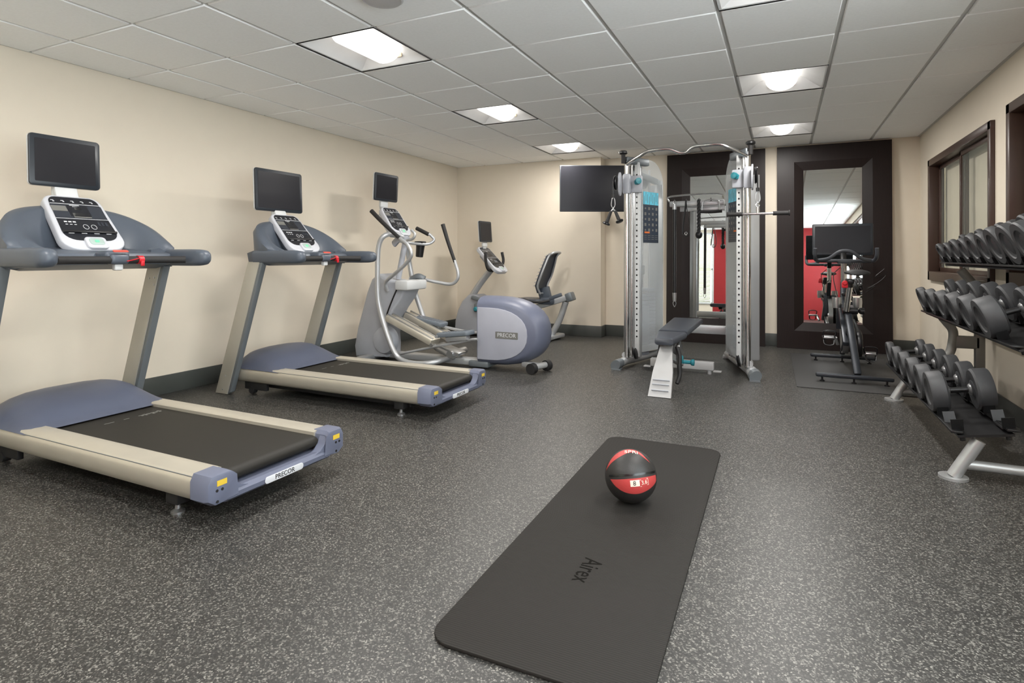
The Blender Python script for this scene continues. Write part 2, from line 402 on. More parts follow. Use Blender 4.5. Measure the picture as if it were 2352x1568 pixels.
# ------------------------------------------------------------------ leaning mirrors
def mirror(cx, lab):
    t = thing('floor_mirror', lab, 'mirror', (cx, 7.585, .002), 0, 'dark framed leaning mirrors'); t.rotation_euler = (math.radians(-1.8), 0, 0)
    def rc(hw, z0, z1, y): return [V((-hw, y, z0)), V((hw, y, z0)), V((hw, y, z1)), V((-hw, y, z1))]
    f = MB(); f.sharp = 10
    f.loft([rc(.30, .31, 2.11, .05), rc(.585, 0, 2.40, .05), rc(.585, 0, 2.40, 0), rc(.40, .21, 2.21, .006), rc(.30, .31, 2.11, .032), rc(.30, .31, 2.11, .05)], cap=False)
    f.build('mirror_frame', 'wood', t)
    g = MB(); g.box((0, .038, 1.21), (.598, .006, 1.798)); g.build('mirror_glass', 'mirror', t)
mirror(.515, 'tall leaning mirror in a wide espresso wood frame behind the spin bike')
mirror(-.785, 'tall leaning mirror in a wide espresso wood frame behind the cable machine')

# wall television on a swivel arm
t = thing('television', 'large dark flat television on a swivel arm in the back left recess corner', 'television', (-2.106, 7.08, 1.72), 0)
t['_w'] = list(t.location)
Mt = frameM((-2.106, 7.08, 1.945), math.degrees(.4398) - 90 + 1, 0)
b = MB(Mt); b.rrect(1.01, .585, .02, .008, -.01, .003); b.build('bezel', 'bezel', t)
b = MB(Mt); b.rrect(.985, .555, .002, .004, .0101, c=(0, .006)); b.build('display', 'screen', t)
b = MB(Mt); b.rrect(.8, .42, .03, .02, -.04, .01); b.box((0, 0, -.05), (.3, .3, .02)); b.bar((0, 0, -.05), (-.06, 0, -.26), .05, .05, .005); b.bar((-.06, 0, -.26), (-.04, 0, -.47), .05, .05, .005); b.M = Matrix(); b.box((-2.36, 7.502, 1.945), (.12, .03, .3), bev=.004); b.build('wall_arm', 'black', t)

# ------------------------------------------------------------------ consoles and screens
def tvscreen(parent, Mx, w, h, bracket=True):
    b = MB(Mx); b.rrect(w, h, .014, .022, 0, .004); so = b.build('screen', 'bezel', parent)
    b = MB(Mx); b.rrect(w - .055, h - .05, .002, .006, .0135, 0); b.build('screen_glass', 'screen', so)
    b = MB(Mx); b.rrect(w + .001, h + .001, .014, .022, -.014, .005); b.rrect(w * .7, h * .7, .03, .03, -.04, .008); b.build('screen_back', 'offwhite', so)
    if bracket:
        b = MB(Mx); b.box((0, -h / 2 - .02, -.02), (.12, .09, .03), bev=.008); b.box((0, -h / 2 - .06, -.03), (.08, .06, .03), bev=.008); b.build('screen_bracket', 'offwhite', parent)
def console(parent, Mx, w=.32, h=.39, green=True):
    def shape(w, h, z0, t, r, bev, c=(0, 0)):   # wider at the bottom
        P = [(x * (1 + .07 * (-(y - c[1]) / (h / 2))), y) for x, y in rr_pts(w, h, r, 6, c)]
        return P
    b = MB(Mx); b.prism(shape(w, h, 0, 0, (.06, .06, .09, .09), 0), -.05, .0, 'XY', .01, 3); b.build('console_frame', 'white', parent)
    d = MB(Mx); P = shape(w - .05, h * .80, 0, 0, (.04, .04, .07, .07), 0, (0, h * .06)); d.prism(P, .0, .003, 'XY')
    hh = h * .8; z = .0034
    def ln(x, y, lw, lh, mi): d.mi = mi; d.box((x, y + h * .06, z), (lw, lh, .0012))
    ln(0, hh * .335, w * .80, .0035, 2); ln(0, -hh * .01, w * .86, .003, 2)
    ln(0, hh * .16, w * .83, hh * .30, 1); d.mi = 0
    z = .0042
    ln(0, hh * .17, w * .34, hh * .26, 0); ln(-.095 * w / .32, hh * .22, .075, .042, 3); ln(.005, hh * .07, .09, .036, 3); ln(0, hh * .225, .035, .016, 3)
    ln(-.01, hh * .305, .05, .006, 2); ln(-.01, hh * .275, .028, .005, 2)
    for k in range(5): ln(-.11 + .05 * k, hh * .41, .014, .004, 2); ln(-.105 + .05 * k, hh * .385, .008, .006, 2)
    for k in range(3): ln(-.1 + .022 * k, -hh * .09, .015, .009, 2); ln(-.1 + .022 * k, -hh * .15, .012, .004, 2)
    for k in range(3): ln(.07 + .02 * k, -hh * .12, .012, .03, 1)
    for k in range(4): ln(-.1 + .065 * k, -hh * .30, .04, .014, 1); ln(-.1 + .065 * k, -hh * .35, .028, .003, 2)
    d.mi = 0; d.build('display', ['disp', 'disp2', 'mark', 'lcd'], parent)
    r = MB(Mx_off(Mx, 0, 0, .004)); r.M = Mx_off(Mx, 0, 0, .0)
    for a0 in (-.008, .034):
        rg = []
        for k in range(13):
            a = 2 * PI * k / 12
            rg.append((a0 + .014 * math.cos(a), -.038 * h / .39 + .018 * math.sin(a), .005))
        r.tube(rg, .0012, 6, 1, curve=False)
    r.build('button_ring', 'mark', parent)
    b = MB(Mx); b.box((0, -h * .2, .008), (w * .88, .014, .016), bev=.005); b.build('tablet_ledge', 'black', parent)
    b = MB(Mx); b.prism(rr_pts(.11, .085, .02, 5, (0, -h * .395)), -.01, .014, 'XY', .006); kp = b.build('key_block', 'white', parent)
    b = MB(Mx); b.prism(rr_pts(.075, .05, .016, 5, (0, -h * .385)), .012, .017, 'XY', .002); b.build('key_pad', 'padg', kp)
    if green:
        b = MB(Mx); b.prism(rr_pts(.022, .018, .004, 3, (0, -h * .385)), .016, .0195, 'XY'); b.build('lit_key', 'green', kp)

# ------------------------------------------------------------------ treadmills
def treadmill(loc, rot, lab, sw, sh, syaw, ext):
    t = thing('treadmill', lab, 'treadmill', loc, PI + rot, 'treadmills along the left wall')
    HW = .385
    for s in (1, -1):
        prof = [(s * .262, .115), (s * .30, .098), (s * (HW - .03), .10), (s * (HW - .008), .115), (s * HW, .14), (s * HW, .185), (s * (HW - .008), .205), (s * (HW - .022), .214), (s * .275, .218), (s * .262, .212)]
        b = MB(); b.prism(prof, .05, 1.80 + ext, 'YZ'); sr = b.build('side_rail', 'alu', t)
        b = MB(); b.box((.92, s * (HW - .008), .2055), (1.72, .003, .0025)); b.build('rail_groove', 'edge', sr)
    b = MB(); b.sharp = 60
    ring = lambda y: [V((1.5, y, .196)), V((.06, y, .196)), V((.035, y, .190)), V((.02, y, .176)), V((.02, y, .158)), V((.035, y, .144)), V((.06, y, .138)), V((1.5, y, .138))]
    b.loft([ring(-.262), ring(.262)]); bl = b.build('running_belt', 'belt', t)
    b = MB()
    for k in range(6): b.box((1.19 + (k % 3) * .004, -.11 - k * .020, .1968), (.035 if k % 2 else .02, .012, .0008))
    b.box((1.20, -.16, .1968), (.006, .13, .0008)); b.build('belt_print', 'lcd', bl)
    b = MB(); b.box((1.20, .06, .1968), (.006, .05, .0008)); b.build('belt_print', 'lcd', bl)
    b = MB(); b.box((1.20, -.03, .1968), (.006, .03, .0008)); b.build('belt_print', 'lcd', bl)
    # rear end cap: two corner blocks joined by a low cross piece
    b = MB()
    for s in (1, -1):
        poly = [(s * .262, .10), (s * (HW - .03), .095), (s * (HW + .003), .12), (s * (HW + .003), .19), (s * (HW - .012), .219), (s * .285, .221), (s * .27, .205)]
        rings = [[V((x, y * (1 - .03 * q), .155 + (z - .155) * (1 - .1 * q))) for y, z in poly] for x, q in ((.07, 0), (-.012, 0), (-.03, .6), (-.036, 2.0))]
        b.loft(rings)
    prof = [(.07, .075), (-.01, .085), (-.03, .10), (-.034, .12), (-.022, .138), (-.004, .136), (.07, .13)]
    b.prism(prof, -.29, .29, 'XZ'); ec = b.build('end_cap', 'bluegrey', t)
    for s in (1, -1):                                # fillets between corner and cross piece
        b = MB(); b.prism([(s * .27, .13), (s * .27, .20), (s * .255, .165), (s * .225, .14), (s * .19, .13)], -.028, .02, 'YZ'); b.build('end_fillet', 'bluegrey', ec)
        b = MB(); b.box((-.0365, s * .325, .185), (.003, .045, .022)); b.build('warning_sticker', 'yellow', ec)
        for q, z in ((-.012, .157), (.012, .157), (.01, .113)):
            b = MB(); b.cyl((-.03, s * .335 + q, z), (-.0375, s * .335 + q, z), .006); b.build('screw', 'rubber', ec)
    b = MB(frameM((-.0325, 0, .111), 180, 0)); b.rrect(.22, .030, .004, .014, -.002, .001); np = b.build('name_plate', 'mark', ec)
    b = MB(); b.text('PRECOR', .030, frameM((-.0352, 0, .111), 180, 0), .0006); b.build('plate_lettering', 'black', np)
    # motor hood as a domed height field
    b = MB(); b.sharp = 60; rings = []
    xs = [1.30, 1.36, 1.42, 1.48, 1.54, 1.60, 1.66, 1.72, 1.78, 1.82, 1.85]
    zs = [.0, .30, .58, .78, .92, .99, 1.0, .96, .82, .55, .1]
    ys = [-HW, -.37, -.34, -.30, -.25, -.2, -.1, 0, .1, .2, .25, .30, .34, .37, HW]
    for x, q in zip(xs, zs):
        r = [V((x, HW, .205)), V((x, 0, .205)), V((x, -HW, .205))]
        for y in ys: r.append(V((x + .03 * (abs(y) / HW) ** 2 * (1 if x < 1.6 else -1), y * .98, .207 + .135 * q * max(0, 1 - (abs(y) / (HW + .001)) ** 4.5) + .004 * q)))
        rings.append(r)
    b.loft(rings); b.build('motor_hood', 'slate2', t)
    # uprights
    for s in (1, -1):
        x0, xt, z0, z1 = 1.755, 1.40, .004, 1.05
        def q(x, z): return (x, z)
        b = MB(); b.prism([(x0 + .035, z0), (x0 + .17, z0), (xt + .155, z1), (xt + .03, z1)], s * .388, s * .443, 'XZ', .004); u = b.build('upright', 'upr', t)
        b = MB(); b.prism([(x0 + .0, z0 + .02), (x0 + .036, z0), (xt + .031, z1), (xt, z1)], s * .393, s * .439, 'XZ', .006); b.build('edge_cover', 'edge', u)
        for dx, dz in ((.07, .96), (.12, .955), (.075, .915)): b = MB(); b.cyl((xt + dx + .02, s * .387, dz), (xt + dx + .02, s * .384, dz), .006); b.build('bolt', 'steel', u)
        for dz in (.04, .15): b = MB(); b.cyl((x0 + .1 - dz * .33, s * .442, dz), (x0 + .1 - dz * .33, s * .4455, dz), .006); b.build('bolt', 'steel', u)
    # dashboard
    b = MB(); b.prism([(1.28, 1.05), (1.272, 1.08), (1.29, 1.11), (1.36, 1.125), (1.55, 1.15), (1.66, 1.12), (1.64, 1.04), (1.42, 1.02)], -.37, .37, 'XZ', .015); db = b.build('dashboard', 'slate', t)
    b = MB(); b.sharp = 50; rings = []
    for k in range(41):
        a = (k / 40 * 2 - 1) * PI / 2 * .995; cx = abs(math.cos(a)) ** .8; sy = (1 if a > 0 else -1) * abs(math.sin(a)) ** .8; zr = 1.14 + .245 * cx ** .85
        rings.append([V((1.36 + .28 * cx, .42 * sy, 1.03)), V((1.355 + .34 * cx, .43 * sy, 1.09)), V((1.35 + .37 * cx, .43 * sy, zr - .05 * cx)), V((1.35 + .345 * cx, .415 * sy, zr)), V((1.345 + .315 * cx, .385 * sy, zr + .002)),
                      V((1.34 + .285 * cx, .355 * sy, zr - .018)), V((1.335 + .26 * cx, .325 * sy, 1.14 + (zr - 1.14) * .55)), V((1.33 + .20 * cx, .27 * sy, 1.135)), V((1.33 + .19 * cx, .26 * sy, 1.04))])
    b.loft(rings); b.build('dash_shroud', 'slate', t)
    for s in (1, -1):                                # arm rests
        b = MB(); b.sharp = 60; rings = []
        for x, q in ((1.50, 1), (1.35, 1), (1.16, 1), (1.08, .97), (1.04, .86), (1.02, .66), (1.01, .35), (1.007, .05)):
            rings.append([V((x, s * .405 + .047 * q * (abs(math.cos(a)) ** .7) * (1 if math.cos(a) > 0 else -1), 1.087 + .051 * q * (abs(math.sin(a)) ** .7) * (1 if math.sin(a) > 0 else -1))) for a in [2 * PI * j / 20 for j in range(20)]])
        b.loft(rings); b.build('arm_rest', 'slate', t)
    b = MB(); b.tube([(1.12, -.34, 1.075), (1.17, -.25, 1.075), (1.19, -.1, 1.075), (1.19, .1, 1.075), (1.17, .25, 1.075), (1.12, .34, 1.075)], .021); hb = b.build('hand_bar', 'foam', t)
    b = MB(); b.box((1.20, 0, 1.08), (.07, .10, .06), bev=.02, seg=3); b.box((1.25, 0, 1.10), (.12, .13, .05), bev=.02, seg=3); hu = b.build('bar_hub', 'slate', t)
    b = MB(frameM((1.172, 0, 1.122), 180, 60)); b.rrect(.08, .02, .003, .008); b.build('stop_label', 'coral', hu)
    b = MB(); b.box((1.20, 0, 1.035), (.035, .045, .035), bev=.008); b.build('cable_guide', 'offwhite', hu)
    b = MB(); b.cyl((1.188, -.098, 1.075), (1.188, -.128, 1.075), .024); b.box((1.162, -.113, 1.055), (.012, .02, .03), bev=.004)
    b.tube([(1.165, -.10, 1.085), (1.16, -.06, 1.075), (1.165, -.03, 1.068)], .003, 6); b.build('safety_clip', 'red', t)
    Mc = frameM((1.515, 0, 1.29), 180, 43); console(t, Mc, .32, .43)
    b = MB(Mc); b.box((0, -.02, -.08), (.25, .30, .07), bev=.02); b.build('console_housing', 'slate', t)
    b = MB(); b.bar((1.67, 0, 1.38), (1.745, 0, 1.56), .12, .03, .008, (1, 0, 0)); b.build('screen_post', 'offwhite', t)
    tvscreen(t, frameM((1.715, 0, 1.645), 180 + syaw, 2), sw, sh)
    b = MB(); b.box((.95, 0, .085), (1.5, .56, .07), bev=.01); b.build('under_frame', 'rubber', t)
    for s in (1, -1):
        b = MB(); b.box((.26, s * .31, .075), (.08, .06, .06), bev=.006); b.build('foot_bracket', 'rubber', t)
        b = MB(); b.cyl((.26, s * .31, .06), (.26, s * .31, .018), .010); b.lathe((.26, s * .31, 0), (0, 0, 1), [(.028, 0), (.028, .008), (.012, .018), (.012, .03), (.0, .03)]); b.build('levelling_foot', ['steel'], t)
        b = MB(); b.cyl((1.64, s * .30, .03), (1.64, s * .34, .03), .028); b.box((1.60, s * .32, .065), (.24, .03, .06), bev=.005); b.build('wheel', 'rubber', t)
    for o in t.children:
        if o.name.split('.')[0] not in ('side_rail', 'running_belt', 'end_cap', 'levelling_foot', 'foot_bracket', 'under_frame'): o.location.x += ext
    return t
treadmill((-2.085, 1.935, 0), math.radians(-.6), 'nearest grey treadmill at the left edge, its deck running into the foreground', .37, .295, 0, .03)
treadmill((-2.125, 3.585, 0), math.radians(-.6), 'farther grey treadmill with the larger screen, standing before the elliptical', .50, .35, 0, .055)

# ------------------------------------------------------------------ elliptical trainer
E0 = (-3.1, 5.0, 0)
t = thing('elliptical_trainer', 'silver elliptical trainer with a round blue-grey drive cover and tall moving arms', 'elliptical', E0, world=True)
# front tower: two curved side shells joined by a spine
outer = [(-4.152, 5.020, 0.011), (-4.169, 5.020, 0.129), (-4.128, 5.020, 0.322), (-4.068, 5.020, 0.505), (-4.003, 5.020, 0.706), (-3.939, 5.020, 0.848), (-3.858, 5.020, 0.906), (-3.750, 5.020, 0.851), (-3.527, 5.020, 0.819), (-3.499, 5.020, 0.774), (-3.554, 5.020, 0.663), (-3.654, 5.020, 0.540), (-3.727, 5.020, 0.399), (-3.761, 5.020, 0.272), (-3.750, 5.020, 0.156), (-3.755, 5.020, 0.036)]
P = [(p[0], max(p[2], .012)) for p in outer]
b = MB(); b.prism(P, 4.88, 5.16, 'XZ', .025, 3); tw = b.build('front_tower', 'ltgrey', t)
sl = [(-3.596, 4.880, 0.769), (-3.645, 4.880, 0.678), (-3.700, 4.880, 0.564), (-3.734, 4.880, 0.485)]
b = MB(); b.tube([(p[0], 4.876, p[2]) for p in sl], .008, 8); b.build('groove', 'black', tw)
b = MB(); c = (-3.769, 4.860, 0.214); b.lathe((c[0], 4.93, c[2]), (0, -1, 0), [(.15, 0), (.15, .04), (.13, .07), (.06, .085), (0, .085)], 32); b.build('flywheel_bulge', 'ltgrey', tw)
b = MB(); c = (-3.516, 4.860, 0.795); b.box((c[0], 5.0, c[2]), (.16, .36, .10), bev=.02); b.build('pivot_housing', 'offwhite', t)
b = MB(); p0 = (-3.884, 4.950, 0.074); b.box((-3.45, 5.02, .05), (1.5, .12, .06), bev=.01); b.box((-3.95, 5.02, .03), (.10, .62, .05), bev=.012); b.build('base_beam', 'silver', t)
# ramps with their wheels
for y, q in ((4.86, 0), (5.18, 0)):
    a = (-3.680, 4.860, 0.462); c = (-3.128, 4.860, 0.241)
    b = MB(); b.bar((a[0], y, a[2]), (c[0], y, c[2]), .17, .06, .008, (0, 0, 1)); r = b.build('ramp', 'alu', t)
    b = MB()
    for o in (-.045, .045): b.bar((a[0], y + o, a[2] + .034), (c[0], y + o, c[2] + .034), .02, .012, .003)
    b.cyl((c[0] + .01, y - .088, c[2] - .02), (c[0] + .01, y - .095, c[2] - .02), .018); b.build('ramp_rail', 'steel', r)
# pedals
def pedal(pc, y, ang):
    Mx = Matrix.Translation((pc[0], y, pc[2])) @ Matrix.Rotation(ang, 4, 'Y')
    b = MB(Mx); b.prism(rr_pts(.38, .16, .05), -.022, .022, 'XY', .012); b.M = Mx @ Matrix.Translation((.0, 0, .0))
    pe = b.build('foot_pedal', 'pedal', t)
    b = MB(Mx)
    for k in range(9): b.box((-.14 + k * .035, 0, .0225), (.012, .11, .003), bev=.001)
    b.build('tread', 'slate', pe)
    b = MB(Mx); b.box((.02, 0, -.045), (.24, .08, .05), bev=.012); b.cyl((-.17, -.085, -.01), (-.17, .085, -.01), .016); b.build('pedal_bracket', 'silver', pe)
pedal((-3.407, 5.200, 0.400), 5.20, .16)
pedal((-2.885, 4.840, 0.340), 4.84, -.12)
for y, a, c, d in ((4.84, (-2.683, 4.840, 0.335), (-3.090, 4.840, 0.216), (-3.534, 4.840, 0.098)), (5.20, (-2.898, 5.200, 0.331), (-3.292, 5.200, 0.355), (-3.540, 5.200, 0.356))):
    b = MB(); b.tube([(-2.62, y, .34), (a[0], y, a[2] - .03), (c[0], y, c[2] + .0)] if y > 5 else [(-2.64, y, .30), (a[0] - .02, y, a[2] - .04), (c[0], y, c[2] - .01), d], .014, curve=False); b.build('link_arm', 'silver', t)
b = MB(); b.bar((-3.102, 4.900, 0.216), (-2.842, 4.900, 0.139), .14, .03, .006); b.bar((-3.166, 5.000, 0.153), (-2.961, 5.000, 0.071), .14, .03, .006); b.cyl((-2.93, 4.8, .14), (-2.93, 5.1, .14), .035); b.build('lift_carriage', 'steel', t)
# side loops
b = MB(); b.tube([(-3.565, 4.920, 1.286), (-3.600, 4.820, 1.320), (-3.665, 4.740, 1.296), (-3.715, 4.720, 1.194), (-3.731, 4.720, 0.951), (-3.720, 4.720, 0.642), (-3.638, 4.720, 0.372), (-3.536, 4.720, 0.156), (-3.446, 4.720, 0.066), (-3.290, 4.720, 0.040), (-3.126, 4.740, 0.050), (-3.042, 4.820, 0.068), (-3.032, 4.950, 0.074)], .026, 14); b.build('side_loop', 'silver', t)
b = MB(); b.tube([(-3.623, 5.000, 1.289), (-3.716, 5.200, 1.225), (-3.752, 5.300, 1.034), (-3.683, 5.300, 0.722), (-3.551, 5.300, 0.392), (-3.439, 5.300, 0.138), (-3.343, 5.280, 0.091), (-3.098, 5.100, 0.098), (-2.86, 5.0, .045)], .026, 14); b.build('side_loop', 'silver', t)
# moving arms with long grips
b = MB(); b.tube([(-3.458, 4.700, 1.279), (-3.348, 4.700, 1.204), (-3.302, 4.700, 1.106), (-3.394, 4.720, 1.007), (-3.555, 4.760, 0.908), (-3.704, 4.820, 0.824), (-3.713, 4.860, 0.732)], .018); ar = b.build('moving_arm', 'silver', t)
b = MB(); b.tube([(-3.792, 4.700, 1.553), (-3.645, 4.700, 1.426), (-3.442, 4.700, 1.270)], .021, rs=(.023, .019)); b.build('arm_grip', 'foam', ar)
b = MB(); b.tube([(-3.194, 5.340, 1.046), (-3.151, 5.340, 0.920), (-3.162, 5.340, 0.841), (-3.238, 5.340, 0.792), (-3.383, 5.300, 0.810), (-3.567, 5.240, 0.847), (-3.682, 5.200, 0.846)], .018); ar = b.build('moving_arm', 'silver', t)
b = MB(); b.tube([(-3.342, 5.340, 1.437), (-3.271, 5.340, 1.233), (-3.189, 5.340, 1.027)], .021, rs=(.023, .018)); b.build('arm_grip', 'foam', ar)
b = MB(); b.tube([(-3.625, 5.160, 0.848), (-3.541, 5.160, 0.878), (-3.471, 5.180, 0.850)], .035, flat=.7); b.build('arm_bracket', 'edge', t)
# mast, console, screen
Mc = frameM((-3.701, 5.000, 1.461), -2, 36); console(t, Mc, .30, .37)
b = MB(Mc); b.box((0, 0, -.075), (.24, .30, .06), bev=.02); b.build('console_housing', 'offwhite', t)
tvscreen(t, frameM((-3.843, 5.000, 1.822), -2, -3), .38, .29)
b = MB(); b.tube([(-3.735, 5.000, 1.222), (-3.662, 5.000, 1.276), (-3.567, 5.000, 1.257)], .05, flat=.6); b.tube([(-3.595, 5.000, 1.220), (-3.679, 5.000, 0.853)], .03); b.build('mast', 'ltgrey', t)
b = MB(); b.tube([(-3.559, 4.950, 1.237), (-3.513, 5.120, 1.222), (-3.448, 5.220, 1.223), (-3.402, 5.260, 1.266), (-3.428, 5.240, 1.312), (-3.448, 5.220, 1.331)], .015); hb = b.build('fixed_handlebar', 'silver', t)
b = MB(); b.tube([(-3.599, 5.220, 1.394), (-3.448, 5.220, 1.326)], .021); b.build('handle_grip', 'foam', hb)
b = MB(); b.tube([(-3.496, 4.900, 1.254), (-3.398, 4.860, 1.269), (-3.372, 4.860, 1.313), (-3.414, 4.860, 1.358)], .014); b.build('fixed_handlebar', 'silver', t)
c = (-3.551, 5.200, 1.172); b = MB(); b.lathe((c[0], c[1], c[2] - .09), (.12, 0, 1), [(.035, 0), (.04, .005), (.045, .1), (.05, .15), (.046, .15), (.036, .02), (0, .02)]); b.box((c[0] + .02, c[1] - .01, c[2] + .06), (.10, .09, .04), bev=.01); b.build('bottle_holder', 'black', t)
# rear drive housing with round covers
def dshape(x0, x1, z0, z1, n=16, k=2.3):
    P = [(x0, z0), ]
    cx, cz, rx, rz = x0 + .22 * (x1 - x0), (z0 + z1) / 2, (x1 - x0) * .78, (z1 - z0) / 2
    for i in range(n + 1):
        a = -PI / 2 + PI * i / n; ca, sa = math.cos(a), math.sin(a)
        P.append((cx + rx * abs(ca) ** (2 / k), cz + rz * (1 if sa > 0 else -1) * abs(sa) ** (2 / k)))
    P.append((x0, z1)); return P
b = MB(); b.sharp = 50
S = [(4.905, .035), (4.90, .04), (4.915, .012), (4.96, 0), (5.16, 0), (5.205, .02), (5.21, .06)]
rings = []
for y, ins in ((4.905, .075), (4.93, .04), (4.99, .01), (5.06, 0), (5.14, .0), (5.20, .03), (5.225, .09)):
    rings.append([V((x, y, z)) for x, z in dshape(-2.69 + ins * .1, -2.0 - ins, .035 + ins, .70 - ins)])
b.loft(rings); dh = b.build('drive_housing', 'bluegrey', t)
b = MB(); b.prism(dshape(-2.675, -2.15, .10, .60), 4.895, 4.93, 'XZ', .006); cv = b.build('side_cover', 'shell', dh)
Ml = frameM((-2.36, 4.8935, .345), -90, 0)
b = MB(Ml); b.rrect(.235, .065, .003, .006, -.001); lp = b.build('name_plate', 'lcd', cv)
b = MB(Mx_off(Ml, 0, 0, .002)); b.text('PRECOR', .052, Matrix.Scale(1, 4), .0008); b.build('plate_lettering', 'mark', lp)
lp['label'] = 'grey name plate with pale letters'
b = MB(); b.box((-2.68, 5.03, .045), (.22, .22, .06), bev=.015); b.build('housing_foot', 'edge', dh)
b = MB(); b.bar((-2.25, 5.02, .07), (-2.08, 5.02, .06), .06, .05, .01); b.cyl((-2.10, 4.93, .06), (-2.05, 5.10, .06), .030, seg=20); b.build('wheel_axle', 'alu2', t)
for p, q in (((-2.11, 4.88, .052), (-2.10, 4.935, .052)), ((-2.05, 5.10, .052), (-2.035, 5.15, .052))):
    b = MB(); b.cyl(p, q, .05, seg=26); b.build('transport_wheel', 'rubber', t)

# ------------------------------------------------------------------ recumbent bike
t = thing('recumbent_bike', 'grey recumbent exercise bike with mesh backrest in the far left corner', 'exercise bike', (-3.35, 7.0, 0), world=True)
P = [(-4.115, 6.950, 0.016), (-4.101, 6.950, 0.199), (-4.059, 6.950, 0.352), (-3.990, 6.950, 0.475), (-3.893, 6.950, 0.562), (-3.771, 6.950, 0.566), (-3.650, 6.950, 0.487), (-3.603, 6.950, 0.311), (-3.603, 6.950, 0.028)]
b = MB(); b.prism([(p[0], max(.03, p[2])) for p in P], 6.86, 7.14, 'XZ', .03, 3); b.build('front_housing', 'ltgrey', t)
b = MB(); b.tube([(-3.949, 7.000, 0.473), (-3.771, 7.000, 0.719), (-3.569, 7.000, 0.948)], .045, flat=.8); b.build('mast', 'silver', t)
b = MB(); b.bar((-3.818, 6.840, 0.536), (-3.658, 6.840, 0.494), .06, .05, .01); k = (-3.729, 6.800, 0.401); b.bar((k[0], 6.82, k[2] - .06), (k[0], 6.82, k[2] + .05), .06, .07, .01, (1, 0, 0)); bh = b.build('bottle_shelf', 'edge', t)
b = MB(); b.lathe((k[0], 6.79, k[2] - .02), (0, -1, 0), [(.03, 0), (.03, .02), (.02, .03), (0, .03)]); b.build('adjust_knob', 'teal', bh)
Mc = frameM((-3.576, 7.000, 1.049), 0, 44); console(t, Mc, .34, .47, False)
b = MB(Mc); b.box((0, 0, -.07), (.22, .28, .05), bev=.02); b.build('console_housing', 'ltgrey', t)
tvscreen(t, frameM((-3.703, 7.000, 1.424), -2, 4), .33, .285)
for y, pts in ((6.8, [(-3.590, 6.800, 1.143), (-3.584, 6.800, 1.021), (-3.562, 6.820, 0.916), (-3.531, 6.900, 0.892)]), (7.2, [(-3.552, 7.220, 1.145), (-3.531, 7.220, 1.017), (-3.551, 7.150, 0.909), (-3.581, 7.050, 0.887)])):
    b = MB(); b.tube(pts, .02); b.build('side_grip', 'foam', t)
b = MB(); b.bar((-3.562, 7.000, 0.219), (-2.480, 7.000, 0.567), .12, .07, .01); b.build('seat_rail', 'silver', t)
b = MB(); b.bar((-2.510, 7.000, 0.554), (-2.427, 7.000, 0.585), .15, .11, .015); b.build('rail_cap', 'edge', t)
b = MB(); b.tube([(-2.527, 7.000, 0.509), (-2.617, 7.000, 0.264), (-2.731, 7.000, 0.061)], .04); b.bar((-2.736, 6.950, 0.039), (-2.661, 7.200, 0.052), .12, .05, .015); b.box((-2.72, 7.0, .04), (.09, .5, .05), bev=.012); b.build('rear_stand', 'silver', t)
b = MB(); b.box((-3.4, 7.0, .05), (1.2, .14, .06), bev=.012); b.build('base_beam', 'silver', t)
sc = (-2.983, 7.000, 0.517)
b = MB(); b.prism(rr_pts(.40, .40, .1, 6, (sc[0], 7.0)), sc[2] - .03, sc[2] + .02, 'XY', .018, 3); b.build('seat_cushion', 'vinyl', t)
b = MB(); b.bar((-2.798, 7.000, 0.511), (-2.841, 7.000, 0.681), .16, .06, .01, (0, 1, 0)); b.box((-2.755, 7.000, 0.513), (.18, .24, .09), bev=.02); b.bar((-2.677, 6.800, 0.552), (-2.513, 6.800, 0.611), .04, .045, .008); b.build('seat_carriage', 'slate', t)
b = MB(); b.tube([(-2.950, 6.780, 0.511), (-3.002, 6.760, 0.533), (-3.094, 6.760, 0.541)], .018); b.tube([(-2.959, 6.800, 0.509), (-2.807, 6.800, 0.503), (-2.692, 6.840, 0.526)], .016); b.build('seat_handle', 'foam', t)
# backrest
bp_ = [(-2.890, 7.000, 0.611), (-2.902, 7.000, 0.708), (-2.847, 7.000, 0.840), (-2.798, 7.000, 0.977), (-2.755, 7.000, 1.091), (-2.695, 7.000, 1.136)]
def wid(k): return (.12, .17, .19, .17, .14, .11)[k]
rings = []
b = MB(); b.sharp = 60
for k, p in enumerate(bp_):
    w = wid(k); rings.append([V((p[0] - .028 - .05 * (0 if abs(q) < .5 else .0) + .04 * q * q, 7.0 + w * q, p[2])) for q in (-1, -.7, -.35, 0, .35, .7, 1)] + [V((p[0] - .002 + .04 * q * q, 7.0 + w * q, p[2] + .004)) for q in (1, .7, .35, 0, -.35, -.7, -1)])
b.loft(rings); b.build('backrest', 'vinyl', t)
b = MB()
L = [V((p[0] + .05, 7.0 - wid(k), p[2])) for k, p in enumerate(bp_)]; R = [V((p[0] + .05, 7.0 + wid(k), p[2])) for k, p in enumerate(bp_)]
b.tube(L + R[::-1] + [L[0]], .013); b.build('backrest_frame', 'silver', t)
b = MB()
for k in range(1, 5):
    for j in range(3):
        u = j / 3; z = L[k].lerp(L[min(k + 1, 5)], u); y = R[k].lerp(R[min(k + 1, 5)], u)
        b.tube([z - V((.06, 0, 0)), (z + y) / 2 - V((.085, 0, 0)), y - V((.06, 0, 0))], .0035, 6)
b.build('backrest_cords', 'ltgrey', t)

